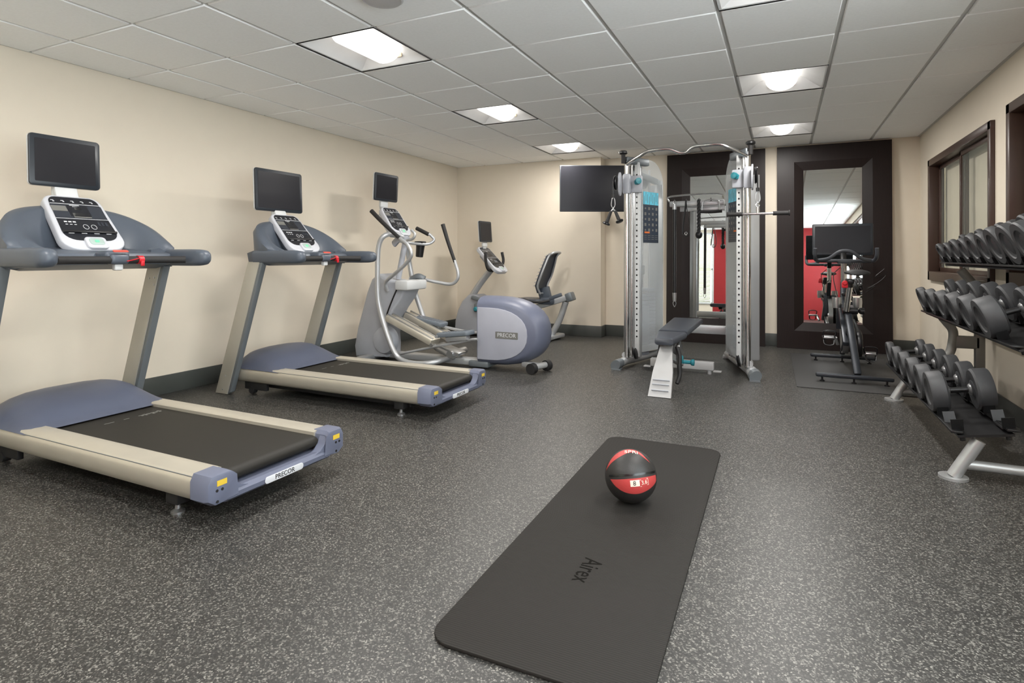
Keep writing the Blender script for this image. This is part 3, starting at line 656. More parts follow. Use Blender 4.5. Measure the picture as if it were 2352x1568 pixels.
# ------------------------------------------------------------------ functional trainer (cable machine)
TX = -.84
t = thing('cable_machine', 'tall silver dual cable machine with two clear fronted weight towers', 'gym machine', (TX, 5.6, 0), world=True)
def tower(s):
    def w(h, y, z): return V((TX + s * h, y, z))
    # foot and leg
    b = MB(); b.tube([w(.30, 6.55, .055), w(.53, 5.80, .055), w(.575, 5.62, .06), w(.61, 5.50, .045)], .045, 16, flat=.8, rs=(.042, .052)); b.box(w(.30, 6.55, .02), (.09, .09, .04), bev=.008); lg = b.build('base_leg', 'silver', t)
    b = MB(); b.tube([w(.603, 5.53, .05), w(.622, 5.44, .044)], .058, 16, flat=.78); b.box(w(.615, 5.47, .006), (.09, .08, .012)); b.build('leg_cap', 'edge', lg)
    b = MB(); b.box(w(.565, 5.62, .115), (.05, .07, .06), bev=.006); b.cyl(w(.565, 5.58, .125), w(.565, 5.66, .125), .03); b.build('tube_clevis', 'silver', t)
    b = MB(); b.cyl(w(.55, 5.6, .1), w(.55, 5.6, 2.03), .026); b.build('guide_tube', 'chrome', t)
    b = MB(); b.cyl(w(.515, 5.66, .1), w(.515, 5.66, 2.0), .013); b.build('guide_tube', 'chrome', t)
    # perforated post
    b = MB(); b.box(w(.47, 5.70, 1.06), (.045, .045, 1.92), bev=.006); po = b.build('perforated_post', 'offwhite', t)
    b = MB()
    for k in range(30): b.cyl(w(.47, 5.678, .3 + k * .055), w(.47, 5.6755, .3 + k * .055), .009, seg=10)
    b.build('adjustment_holes', 'black', po)
    # frame posts and top bracket
    b = MB(); b.bar(w(.475, 5.79, .08), w(.475, 5.79, 2.06), .07, .05, .008, (1, 0, 0)); b.build('frame_post', 'silver', t)
    b = MB(); b.bar(w(.36, 6.27, .08), w(.36, 6.27, 1.9), .07, .05, .008, (1, 0, 0)); b.build('frame_post', 'silver', t)
    b = MB(); b.bar(w(.56, 5.58, 2.03), w(.40, 5.84, 2.03), .06, .07, .01); b.bar(w(.52, 5.80, 1.93), w(.38, 6.22, 1.88), .05, .06, .01); b.build('top_bracket', 'edge', t)
    # clear shields with a rounded top, inner face carries the placard
    u = (w(.325, 6.21, 0) - w(.50, 5.78, 0)); W = u.length; u.normalize(); n = u.cross(V((0, 0, 1))) * (1 if s < 0 else -1)
    if n.y > 0: n = -n
    def sheet(name, base, m, h0, h1, ins=.0):
        P = [(0 + ins, h0), (W - ins, h0), (W - ins, h1 - .25)]
        for k in range(9):
            a = PI / 2 * k / 8; P.append((W / 2 + (W / 2 - ins) * math.cos(a), h1 - .25 + .25 * math.sin(a)))
        for k in range(1, 9):
            a = PI / 2 + PI / 2 * k / 8; P.append((W / 2 + (W / 2 - ins) * math.cos(a), h1 - .25 + .25 * math.sin(a)))
        Mx = Matrix.Translation(base) @ Matrix((u, V((0, 0, 1)), n)).transposed().to_4x4()
        b = MB(Mx); b.prism(P, 0, .006, 'XY'); return b.build(name, m, t), Mx
    sh, Mx = sheet('clear_shield', w(.50, 5.78, 0) + n * .01, 'acrylic', .12, 2.08)
    W0 = W; W = W0 - .28; sheet('rear_shield', w(.50, 5.78, 0) - n * .155 + u * .27, 'acrylic', .12, 2.02); W = W0
    b = MB(Mx)
    for x in (.004, W - .004): b.box((x, .99, -.08), (.012, 1.72, .16), bev=.003)
    b.box((W / 2, .15, -.085), (W, .06, .16), bev=.01); b.build('shield_frame', 'silver', t)
    # placard with printed exercises (facing the user), right reading on both towers
    flip = 1 if s < 0 else -1
    Mp = Mx @ Matrix.Translation((W * .50, 1.49, .0075)); 
    if n.dot(Mx.to_3x3() @ V((0, 0, 1))) < 0: pass
    b = MB(Mp); b.box((0, 0, 0), (.27, .52, .002)); pl = b.build('exercise_placard', 'placard', sh)
    b = MB(Mp); b.box((0, .195, .0015), (.27, .13, .001)); b.build('placard_header', 'cyan', pl)
    b = MB(Mp)
    for k in range(9): b.box((-.12 + k * .03, .19 + .02 * ((k * 5) % 3 - 1), .0026), (.005, .09, .001))
    for r in range(5):
        for k in range(4): b.box((-.1 + k * .066, .09 - r * .055, .0016), (.022 + .008 * ((r + k) % 2), .018 + .012 * ((r * 3 + k) % 2), .001))
    for k in range(4):
        for r in range(3): b.box((-.1 + k * .066, -.185 - r * .02, .0016), (.045, .004, .001))
    b.build('placard_print', 'lcd', pl)
    b = MB(Mp); b.box((-.07, -.155, .002), (.09, .016, .001)); b.build('placard_logo', 'orange', pl)
    # weight stack between guide rods
    c = (w(.50, 5.78, 0) + w(.325, 6.21, 0)) / 2 - n * .085
    Ms = Matrix.Translation(c) @ Matrix((u, V((0, 0, 1)), n)).transposed().to_4x4()
    b = MB(Ms)
    for k in range(15): b.box((0, .17 + k * .037, 0), (.32, .033, .11), bev=.004, seg=1)
    b.box((0, .74, 0), (.30, .035, .10), bev=.006); b.build('weight_stack', 'stack', t)
    for x in (-.12, .12): b = MB(Ms); b.cyl((x, .1, 0), (x, 2.0, 0), .012); b.build('guide_rod', 'steel', t)
    b = MB(Ms); b.cyl((0, .76, 0), (0, .92, 0), .008); b.box((0, .95, 0), (.05, .10, .03), bev=.01); b.build('stack_hook', 'black', t)
    b = MB(Ms); b.box((-.07 , .33, .075), (.16, .5, .004), bev=.001); b.build('stack_guard', 'stack', t)
    b = MB(Ms); b.lathe((0, 1.86, -.02), (0, 0, 1), [(.07, 0), (.07, .01), (.055, .02), (.07, .03), (.07, .04), (.02, .045), (0, .045)]); b.build('top_pulley', 'black', t)
    b = MB(Ms); b.tube([(0, .95, 0), (0, 1.86, .02)], .004, 6); b.build('cable', 'black', t)
    # sliding pulley carriage
    b = MB(); b.bar(w(.55, 5.6, 1.70), w(.55, 5.6, 1.90), .075, .075, .02, (1, 0, 0)); b.box(w(.49, 5.66, 1.80), (.16, .05, .17), bev=.015); cg = b.build('pulley_carriage', 'ltgrey', t)
    b = MB(); rg = []
    b.prism([(5.5 + .062 * math.cos(a), 1.79 + .115 * math.sin(a)) for a in [2 * PI * k / 24 for k in range(24)]], TX + s * .585, TX + s * .60, 'YZ', .004); b.build('pulley_plate', 'ltgrey', cg)
    b = MB(); b.lathe(w(.612, 5.48, 1.80), (s, 0, 0), [(.07, 0), (.075, .006), (.062, .012), (.075, .018), (.07, .024)], 30); b.build('pulley_wheel', 'black', cg)
    b = MB(); b.bar(w(.47, 5.62, 1.81), w(.43, 5.60, 1.82), .05, .05, .015); b.lathe(w(.455, 5.62, 1.82), (-s * .6, -.8, .1), [(.02, 0), (.03, .02), (.03, .045), (0, .05)]); b.build('pop_pin', 'teal', cg)
    b = MB(); b.tube([w(.62, 5.44, 1.86), w(.636, 5.42, 1.80), w(.638, 5.42, 1.70), w(.638, 5.42, 1.655)], .006, 8); b.cyl(w(.638, 5.42, 1.685), w(.638, 5.42, 1.655), .014); b.build('cable', 'black', cg)
    b = MB(); b.lathe(w(.47, 5.62, .14), (1, 0, .2), [(.05, -.012), (.055, -.008), (.045, 0), (.055, .008), (.05, .012)]); b.build('bottom_pulley', 'black', t)
    # carabiner
    b = MB(); q = w(.638, 5.42, 1.60); b.tube([q + V((0, 0, .055)), q + V((.015, 0, .035)), q + V((.018, 0, -.02)), q + V((0, 0, -.045)), q + V((-.018, 0, -.02)), q + V((-.012, 0, .035)), q + V((0, 0, .055))], .0045, 8); b.build('carabiner', 'steel', t)
    # top handle knob
    b = MB(); b.cyl(w(.575, 5.56, 2.0), w(.575, 5.56, 2.10), .020); b.build('top_grip', 'foam', t)
    b = MB(); b.lathe(w(.575, 5.56, 2.085), (0, 0, 1), [(.03, 0), (.042, .01), (.042, .025), (.03, .035), (0, .035)]); b.build('top_cap', 'black', t)
tower(-1); tower(1)
zz = 2.02
b = MB(); b.tube([(TX - .545, 5.58, 1.99), (TX - .47, 5.54, 2.02), (TX - .40, 5.51, 2.05), (TX - .34, 5.49, 2.08), (TX - .28, 5.48, 2.09), (TX - .20, 5.48, 2.093), (TX - .12, 5.49, 2.09), (TX - .07, 5.50, 2.07), (TX - .02, 5.51, 2.05), (TX + .03, 5.51, 2.055), (TX + .07, 5.50, 2.085), (TX + .12, 5.49, 2.10), (TX + .22, 5.48, 2.10), (TX + .31, 5.48, 2.10), (TX + .37, 5.49, 2.08), (TX + .45, 5.53, 2.04), (TX + .545, 5.58, 1.99)], .017, 14, sub=3); b.build('pull_up_bar', 'chrome', t)
# rear cross members
b = MB(); b.box((TX, 6.42, .315), (.62, .06, .09), bev=.01); b.build('lower_crossbeam', 'silver', t)
b = MB(); b.box((TX, 6.42, 1.655), (.56, .05, .06), bev=.01)
b.box((TX + .05, 6.47, 1.60), (.46, .012, .05), bev=.004)
ub = b.build('upper_crossbeam', 'silver', t)
b = MB(); b.tube([(TX - .28, 6.38, 1.68), (TX - .26, 6.36, 1.735), (TX + .22, 6.36, 1.745), (TX + .27, 6.38, 1.69)], .009, 8, sub=3); b.build('accessory_rail', 'chrome', ub)
hooks = []
for px_ in (-.215, -.095, .035, .155):
    b = MB(); x = TX + px_; b.tube([(x, 6.39, 1.69), (x, 6.345, 1.675), (x, 6.33, 1.69), (x, 6.33, 1.70)], .005, 8); b.build('hook', 'black', ub); hooks.append(x)

# accessories hanging on the hooks
HY = 6.33; G = 'attachments hanging on the cable machine rack'
x = hooks[0]
t = thing('straight_bar', 'long dark bar hanging upright from the leftmost hook of the rack', 'bar', (x, HY, .55), 0, G)
b = MB(); b.cyl((0, 0, .14), (0, 0, 1.06), .019); b.build('shaft', 'black', t)
b = MB(); b.cyl((0, 0, 1.04), (0, 0, 1.10), .023, .02); b.tube([(0, 0, 1.09), (.014, 0, 1.11), (0, 0, 1.135), (-.014, 0, 1.11), (0, 0, 1.09)], .004, 6); b.build('swivel_end', 'steel', t)
b = MB(); b.cyl((0, 0, .06), (0, 0, .15), .018, .022); b.tube([(0, 0, .065), (.016, 0, .04), (0, 0, .0), (-.016, 0, .04), (0, 0, .065)], .004, 6); b.build('swivel_end', 'steel', t)
x = hooks[1]
t = thing('ankle_strap', 'black looped strap with a metal ring hanging beside the long bar', 'strap', (x, HY, 1.30), 0, G)
b = MB(); b.tube([(-.035, 0, .03), (-.03, 0, .12), (-.008, 0, .3), (0, 0, .385), (.008, 0, .3), (.035, 0, .12), (.03, 0, .03), (0, 0, .0), (-.035, 0, .03)], .012, 10, flat=.35); b.build('webbing', 'rubber', t)
b = MB(); b.tube([(0, 0, .05), (.013, -.01, .035), (0, -.01, .015), (-.013, -.01, .035), (0, 0, .05)], .004, 8); b.build('ring', 'steel', t)
x = hooks[2]
t = thing('triceps_rope', 'black twisted rope with a round rubber end hanging on the rack', 'rope', (x, HY, 1.27), 0, G)
b = MB()
for ph in (0, 2.1, 4.2): b.tube([(.010 * math.cos(ph + k * .9), .010 * math.sin(ph + k * .9), .07 + k * .0165) for k in range(22)], .010, 8, sub=2)
b.build('rope', 'rubber', t)
b = MB(); b.sphere((0, 0, .045), (.036, .036, .04)); b.build('rope_end', 'black', t)
x = hooks[3]
t = thing('row_handle', 'short dark two-hand grip hung under the right part of the rack', 'handle', (x, HY, 1.56), 0, G)
b = MB(); b.tube([(-.11, 0, .0), (0, 0, -.005), (.11, 0, .0)], .017); b.build('grip', 'foam', t)
b = MB(); b.tube([(-.09, 0, .0), (-.085, 0, .075), (-.07, 0, .11), (0, 0, .125), (.07, 0, .11), (.085, 0, .075), (.09, 0, .0)], .007); b.build('bracket', 'steel', t)

# grips clipped to the cables
t = thing('double_grip', 'black pair of stirrup grips hanging from the left cable', 'handle', (TX - .638, 5.42, 1.42), 0)
b = MB(); b.tube([(-.03, 0, .085), (0, 0, .12), (.03, 0, .09)], .008); b.tube([(0, 0, .12), (0, 0, .14)], .009); b.build('yoke', 'steel', t)
for s, dz in ((-1, -.02), (1, .0)):
    e = V((s * .062, -.01, .012 + dz)); a = V((s * .02, 0, .105)); b = MB(); b.tube([a, a.lerp(e, .5), e], .017, rs=(.014, .018)); gr = b.build('grip', 'foam', t)
    d = (e - a).normalized(); b = MB(); b.lathe(e, d, [(.02, -.008), (.036, 0), (.038, .01), (.03, .018), (0, .02)]); b.build('end_disc', 'black', gr)
t = thing('straight_cable_bar', 'short chrome bar with black grips hanging level from the right cable', 'bar', (TX + .638, 5.42, 1.46), 0)
b = MB(); b.cyl((-.22, 0, 0), (.22, 0, 0), .011); b.tube([(0, 0, 0), (0, 0, .06)], .013); b.tube([(0, 0, .055), (.014, 0, .075), (0, 0, .098), (-.014, 0, .075), (0, 0, .055)], .005, 8); b.build('bar', 'chrome', t)
for s in (-1, 1):
    b = MB(); b.cyl((s * .12, 0, 0), (s * .24, 0, 0), .018); b.lathe((s * .24, 0, 0), (s, 0, 0), [(.018, 0), (.024, .003), (.024, .012), (0, .014)]); b.build('grip', 'foam', t)

# ------------------------------------------------------------------ adjustable bench
t = thing('weight_bench', 'flat adjustable bench with dark padding and white frame inside the cable machine', 'bench', (-.87, 5.1, 0), world=True)
def pad(name, y0, y1, w0, w1, z0, z1, th=.06):
    b = MB(); b.sharp = 60; rings = []
    for u, q in ((0, .80), (.015, .94), (.05, 1), (.95, 1), (.985, .94), (1, .80)):
        y = y0 + (y1 - y0) * u; w = (w0 + (w1 - w0) * u) * (.93 + .07 * q); z = z0 + (z1 - z0) * u
        rings.append([V((-.87 + p[0], y, z + p[1])) for p in rr_pts(w, th * q, th * q * .38, 4)])
    b.loft(rings); return b.build(name, 'vinyl', t)
pad('seat_pad', 4.72, 5.10, .15, .25, .405, .415)
pad('back_pad', 5.13, 6.02, .25, .29, .425, .445, .055)
b = MB(); b.bar((-.87, 4.86, .36), (-.87, 5.08, .37), .10, .03, .006); b.bar((-.87, 5.16, .385), (-.87, 5.95, .40), .05, .04, .006); b.build('pad_plate', 'black', t)
b = MB(); b.sharp = 30
b.loft([[V((-.87 + x * w, y + dy, z)) for x, dy in ((-1, 0), (1, 0), (1, .035), (-1, .035))] for y, z, w in ((4.52, .004, .088), (4.60, .10, .082), (4.66, .17, .078), (4.80, .34, .05), (4.83, .36, .05))]); fl = b.build('front_leg', 'benchw', t)
b = MB()
for y, z in ((4.555, .05), (4.585, .09), (4.612, .12)): b.box((-.87, y - .008, z), (.13, .012, .006), Matrix.Rotation(-.7, 3, 'X'))
b.build('tread_ribs', 'ltgrey', fl)
b = MB(); b.bar((-.87, 4.78, .30), (-.87, 5.55, .10), .06, .06, .008); b.bar((-.87, 5.35, .15), (-.87, 5.20, .36), .05, .05, .006); b.build('spine', 'benchw', t)
b = MB(); b.box((-.87, 5.62, .075), (.58, .07, .075), bev=.008); b.box((-1.19, 5.62, .03), (.07, .07, .008), bev=.002); b.box((-.55, 5.62, .03), (.07, .07, .008), bev=.002)
for sx in (-1, 1): b.cyl((-.87 + sx * .25, 5.62, 0), (-.87 + sx * .25, 5.62, .04), .02)
b.build('rear_foot', 'benchw', t)
b = MB(); b.tube([(-.79, 4.86, .35), (-.765, 4.84, .28), (-.765, 4.82, .20)], .016); b.tube([(-.765, 4.82, .21), (-.76, 4.80, .13), (-.775, 4.76, .07)], .018, rs=(.020, .016)); b.build('carry_handle', 'rubber', t)
b = MB(); b.tube([(-.95, 5.0, .34), (-.96, 5.0, .27), (-.965, 5.0, .2)], .016); b.build('carry_handle', 'rubber', t)
b = MB(); b.prism([(5.12, .16), (5.32, .13), (5.36, .22), (5.28, .32), (5.18, .36), (5.12, .30)], -.83, -.815, 'YZ', .003); b.build('adjust_ladder', 'steel', t)
b = MB(); b.prism([(5.12, .16), (5.32, .13), (5.36, .22), (5.28, .32), (5.18, .36), (5.12, .30)], -.925, -.91, 'YZ', .003); b.build('adjust_ladder', 'steel', t)
b = MB(); b.cyl((-.81, 5.2, .17), (-.72, 5.2, .17), .016); b.lathe((-.73, 5.2, .17), (1, 0, 0), [(.02, 0), (.028, .01), (.028, .03), (0, .035)]); b.box((-.80, 5.15, .20), (.03, .06, .06), bev=.01); b.build('pop_pin', 'teal', t)

# ------------------------------------------------------------------ spin bike on its mat
b = MB(); b.prism([(-.44, -.9), (.50, -.9), (.48, .9), (-.47, .9)], 0, .006, 'XY', .002); o = b.build('equipment_mat', 'matb'); o.location = (.54, 6.28, .0005)
tagit(o, 'thin grey rubber mat lying under the spin bike', 'mat')
t = thing('spin_bike', 'black and silver spin bike facing the right mirror with a screen on its bars', 'exercise bike', (.54, 6.25, .006), world=True)
CXB = .545
def c(x, y, z): return V((CXB + x, y, z))
for y, sx in ((5.70, .29), (6.80, .29)):
    b = MB(); b.bar(c(-sx, y, .062), c(sx, y, .062), .05, .035, .012); st = b.build('stabiliser', 'dkframe', t)
    for x in (-sx + .05, 0, sx - .05):
        b = MB(); b.lathe(c(x, y, .007), (0, 0, 1), [(.02, 0), (.02, .008), (.008, .014), (.008, .045)]); b.build('foot', 'black', st)
b = MB(); b.bar(c(.03, 5.72, .08), c(-.02, 6.05, .62), .04, .06, .012, (1, 0, 0)); b.bar(c(-.01, 5.95, .45), c(0, 6.78, .10), .04, .05, .015, (1, 0, 0)); b.build('main_frame', 'dkframe', t)
b = MB(); b.bar(c(-.035, 5.98, .30), c(-.03, 6.60, .62), .045, .05, .01, (1, 0, 0)); b.bar(c(-.03, 6.02, .58), c(-.02, 6.60, .66), .04, .05, .01, (1, 0, 0)); b.bar(c(-.01, 6.60, .60), c(-.0, 6.66, .84), .05, .05, .01, (1, 0, 0)); b.bar(c(-.03, 6.62, .64), c(-.03, 6.66, .36), .02, .07, .008, (1, 0, 0)); b.bar(c(.05, 6.62, .64), c(.05, 6.66, .36), .02, .07, .008, (1, 0, 0)); b.build('fork', 'dkframe', t)
b = MB(); b.lathe(c(-.02, 6.62, .36), (1, 0, 0), [(.0, 0), (.06, 0), (.07, .012), (.20, .014), (.225, .0), (.235, .0), (.235, .05), (.225, .05), (.2, .036), (.07, .038), (.06, .05), (0, .05)], 48); b.sharp = 30; b.build('flywheel', 'steel', t)
b = MB(); b.prism([(6.62 + .13 * math.cos(a), .34 + .13 * math.sin(a)) for a in [PI * k / 10 - PI / 2 for k in range(11)]] + [(6.12 + .12 * math.cos(a), .29 + .12 * math.sin(a)) for a in [PI / 2 + PI * k / 10 for k in range(11)]], CXB + .055, CXB + .10, 'YZ', .012); b.build('chain_guard', 'black', t)
b = MB(); b.cyl(c(-.03, 6.0, .60), c(-.01, 5.93, .82), .024); b.build('seat_post', 'chrome', t)
b = MB(); b.bar(c(-.01, 5.82, .87), c(-.01, 6.08, .87), .05, .04, .01); b.cyl(c(-.01, 5.95, .80), c(-.01, 5.95, .87), .03); b.cyl(c(-.06, 6.02, .60), c(.06, 6.02, .60), .03); b.lathe(c(.06, 6.02, .6), (1, 0, 0), [(.012, 0), (.03, .02), (.03, .05), (0, .055)]); b.build('seat_slider', 'black', t)
b = MB(); b.sharp = 70
rings = []
for y, w, z, h in ((5.78, .02, .93, .015), (5.79, .075, .94, .03), (5.83, .10, .945, .04), (5.90, .10, .945, .04), (5.97, .06, .94, .035), (6.04, .028, .94, .03), (6.08, .02, .935, .02)):
    rings.append([c(w * math.cos(a) + .04, y, z + h * math.sin(a) * (.5 if math.sin(a) < 0 else .8)) for a in [2 * PI * k / 16 for k in range(16)]])
b.loft(rings); sd = b.build('saddle', 'rubber', t)
b = MB(); b.lathe(c(-.06, 5.80, .86), (0, -1, 0), [(.0, 0), (.021, 0), (.021, .012), (.014, .018), (0, .018)]); b.box(c(-.06, 5.80, .84), (.05, .02, .05), bev=.008); b.build('red_reflector', 'red', t)
for s in (-1, 1):
    dz = .06 if s < 0 else -.06; dy = -.06 if s < 0 else .06
    b = MB(); b.bar(c(s * .09, 6.08, .28), c(s * .115, 6.08 + dy, .28 + dz * 1.2), .02, .03, .006, (1, 0, 0)); cr_ = b.build('crank_arm', 'chrome', t)
    q = c(s * .17, 6.08 + dy, .28 + dz * 1.2)
    b = MB(); b.box(q, (.10, .09, .022), bev=.008); b.cyl(q - V((s * .06, 0, 0)), q + V((s * .05, 0, 0)), .012); pe = b.build('pedal', 'steel', cr_)
    b = MB(); b.tube([q + V((-s * .045, -.05, .005)), q + V((-s * .05, -.06, .06)), q + V((s * .04, -.06, .06)), q + V((s * .045, -.04, .0))], .006, 8); b.tube([q + V((-.04, -.02, -.01)), q + V((-.03, -.05, -.06)), q + V((.03, -.05, -.06)), q + V((.04, -.02, -.01))], .010, 8, flat=.5); b.build('toe_cage', 'black', pe)
b = MB(); b.cyl(c(0, 6.66, .80), c(.0, 6.64, 1.03), .026); b.build('handlebar_post', 'chrome', t)
b = MB()
b.tube([c(-.26, 6.44, 1.17), c(-.262, 6.46, 1.10), c(-.25, 6.52, 1.055), c(-.2, 6.56, 1.045), c(0, 6.57, 1.045), c(.2, 6.56, 1.045), c(.25, 6.52, 1.055), c(.262, 6.46, 1.10), c(.26, 6.44, 1.17)], .018, 12)
b.tube([c(-.23, 6.55, 1.05), c(-.14, 6.48, 1.07), c(-.06, 6.46, 1.13), c(0, 6.46, 1.145), c(.06, 6.46, 1.13), c(.14, 6.48, 1.07), c(.23, 6.55, 1.05)], .017, 12); b.box(c(0, 6.58, 1.04), (.12, .08, .04), bev=.015); b.build('handlebar', 'grip', t)
b = MB(); b.bar(c(0, 6.66, 1.0), c(.0, 6.72, 1.15), .05, .05, .01, (1, 0, 0)); b.build('screen_arm', 'black', t)
Mc = frameM(c(-.005, 6.72, 1.262), -90, 4)
b = MB(Mc); b.rrect(.54, .32, .025, .012, -.025, .005); so = b.build('screen', 'bezel', t)
b = MB(Mc); b.rrect(.49, .27, .002, .004, .0002); b.build('screen_glass', 'screen', so)
b = MB(); b.tube([c(-.03, 6.64, .98), c(-.09, 6.62, .9), c(-.07, 6.6, .75), c(-.04, 6.55, .62)], .004, 6); b.cyl(c(0, 6.5, .62), c(0, 6.52, .72), .012); b.lathe(c(0, 6.52, .70), (0, 0, 1), [(.02, 0), (.028, .01), (.028, .03), (0, .04)]); b.build('brake_knob', 'black', t)
for s, yy in ((-1, 6.30), (1, 6.30)):
    b = MB(); b.lathe(c(s * .085, yy, .60), (0, 0, 1), [(.035, 0), (.04, .05), (.038, .1), (.033, .1), (.03, .01), (0, .01)]); b.bar(c(0, yy, .62), c(s * .06, yy, .62), .02, .02); b.build('bottle_cage', 'steel', t)
b = MB(); b.tube([(1.02, 7.60, .95), (.93, 7.585, .86), (1.03, 7.59, .88), (.96, 7.58, .80), (.86, 7.59, .73), (.93, 7.585, .76), (.84, 7.60, .68)], .0025, 6); o = b.build('power_cord', 'black')
tagit(o, 'thin dark cord curled on the frame of the mirror behind the spin bike', 'cord')

# ------------------------------------------------------------------ dumbbell rack on the right wall
RKY0, RKY1 = 3.62, 5.42
TIER = [(.76, .335, 9, .11), (.975, .765, 20, .115), (1.09, 1.125, 25, .09)]      # front head centre x, z, tilt, radius near end
t = thing('dumbbell_rack', 'three tier silver and black dumbbell rack along the right wall', 'rack', (1.0, 4.5, 0), world=True)
for y in (3.51, 5.20):
    b = MB()
    b.cyl((.76, y, .0), (.76, y, .012), .062, seg=28); b.tube([(.76, y, .01), (.862, y, .20)], .030, 16); b.cyl((1.28, y, 0), (1.28, y, .012), .055)
    b.tube([(.80, y, .075), (1.28, y, .075)], .024, 14); lg = b.build('floor_leg', 'rackslv', t)
    b = MB(); b.bar((1.28, y, .01), (1.28, y, .92), .06, .05, .01, (0, 1, 0)); b.bar((1.12, y, .47), (1.28, y, .47), .05, .09, .008)
    b.tube([(1.065, y, .325), (1.09, y, .36), (1.115, y, .42), (1.125, y, .54), (1.085, y, .61), (1.06, y, .645)], .030, 14)
    b.tube([(1.28, y, .84), (1.21, y, .94), (1.17, y, .995)], .030, 14); b.build('upright', 'rackgrey', t)
def tray(k, y0, y1):
    x, z, tl, R = TIER[k]; a = math.radians(tl); u = V((math.cos(a), 0, math.sin(a))); n = V((-math.sin(a), 0, math.cos(a)))
    dz = (.095, .10, .085)[k]; cc = (.20, .19, .16)[k]
    base = V((x, 0, z)) - n * dz
    b = MB()
    for q in (-.01, cc + .01): b.bar(base + u * q + V((0, y0, 0)), base + u * q + V((0, y1, 0)), .012, .05, .002, (1, 0, 0))
    b.bar(base + u * (cc / 2) - n * .02 + V((0, y0, 0)), base + u * (cc / 2) - n * .02 + V((0, y1, 0)), .012, cc + .02, 0, (math.cos(a), 0, math.sin(a)))
    tr = b.build('shelf_tray', 'rackblk', t)
    b = MB()
    for q in (.01, cc - .01): b.cyl(base + u * q - n * .03 + V((0, y0 + .02, 0)), base + u * q - n * .045 + V((0, y0 + .02, 0)), .012)
    b.build('tray_bolt', 'rackblk', tr)
    return base, u, n, cc, tr
def dumbbell(x, y, z, tilt, r, th, cc, lab, grp):
    o = thing('dumbbell', lab, 'dumbbell', (x, y, z), 0, grp); a = math.radians(tilt); o.rotation_euler = (0, -a, 0)
    b = MB(); b.tube([(0, 0, 0), (cc * .35, 0, 0), (cc * .5, 0, 0), (cc * .65, 0, 0), (cc, 0, 0)], .015); b.build('handle', 'steel' if grp.endswith('lowest shelf') and False else 'rackblk', o)
    for s, x0 in ((-1, 0), (1, cc)):
        b = MB(); b.sharp = 32
        b.lathe((x0 - s * th / 2, 0, 0), (s, 0, 0), [(r * .45, .004), (r * .52, .0), (r * .93, 0), (r, .010), (r, th - .010), (r * .95, th - .001), (r * .66, th), (r * .62, th - .006), (r * .50, th - .010)], 40)
        h = b.build('weight_head', 'iron', o)
        b = MB(); b.lathe((x0 - s * th / 2, 0, 0), (s, 0, 0), [(r * .30, -.008), (r * .46, .0), (r * .5, th - .012), (r * .42, th - .008), (r * .20, th - .007), (0, th - .007)], 28); b.build('hub', 'hub', h)
        b = MB(); b.lathe((x0 - s * th / 2, 0, 0), (-s, 0, 0), [(.03, -.002), (.034, .004), (.026, .016), (.017, .02)], 20); b.build('collar', 'steel', h)
ORD = ['at the far end', 'second from the far end', 'third from the far end', 'fourth from the far end', 'fifth from the far end', 'sixth from the far end', 'seventh from the far end', 'eighth from the far end', 'ninth from the far end']
def fill(k, ys, rs, ths, y0, y1, sname, last):
    base, u, n, cc, tr = tray(k, y0, y1); x, z, tl, R = TIER[k]; m = len(ys)
    for i, (y, r, th) in enumerate(zip(ys, rs, ths)):
        c0 = base + n * (r + .012)
        lab = 'black round-headed dumbbell %s of the %s shelf' % (ORD[i], sname)
        if i == m - 1: lab = last
        if i == 0: lab = 'smallest black dumbbell of the %s shelf, at its far end' % sname
        dumbbell(c0.x, y, c0.z, tl, r, th, cc, lab, 'dumbbells on the %s shelf' % sname)
        # cradle saddle pair under each head
        for q, cy in [(0, y), (cc, y)] + ([(0, 3.56), (cc, 3.56)] if k == 0 and i == m - 1 else []):
            b = MB(); h = .045 + r * .12; p = base + u * q + V((0, cy, 0)); Y = V((0, 1, 0))
            prof = [(-.78, h), (-.62, .0), (.62, 0), (.78, h), (.72, h), (.58, .006), (-.58, .006), (-.72, h)]
            b.loft([[p + u * o + Y * (a * r) + n * z for a, z in prof] for o in (-.025, .025)])
            b.build('cradle', 'rackblk', tr)
NB = 6
fill(0, [5.33 - i * .298 for i in range(6)], [.088, .091, .094, .098, .102, .108], [.048, .055, .06, .066, .072, .08], 3.46, 5.44, 'lowest', 'biggest black dumbbell of the lowest shelf, at its near end above the leg')
fill(1, [5.33 - i * .315 for i in range(6)], [.092, .094, .097, .10, .103, .107], [.05, .055, .062, .07, .078, .088], 3.48, 5.46, 'middle', 'biggest black dumbbell of the middle shelf, at its near end')
fill(2, [5.35 - i * .222 for i in range(9)], [.072, .074, .084, .086, .095, .098, .110, .113, .115], [.03, .03, .034, .036, .04, .044, .048, .05, .05], 3.30, 5.44, 'top', 'large black dumbbell of the top shelf, ninth from its far end')

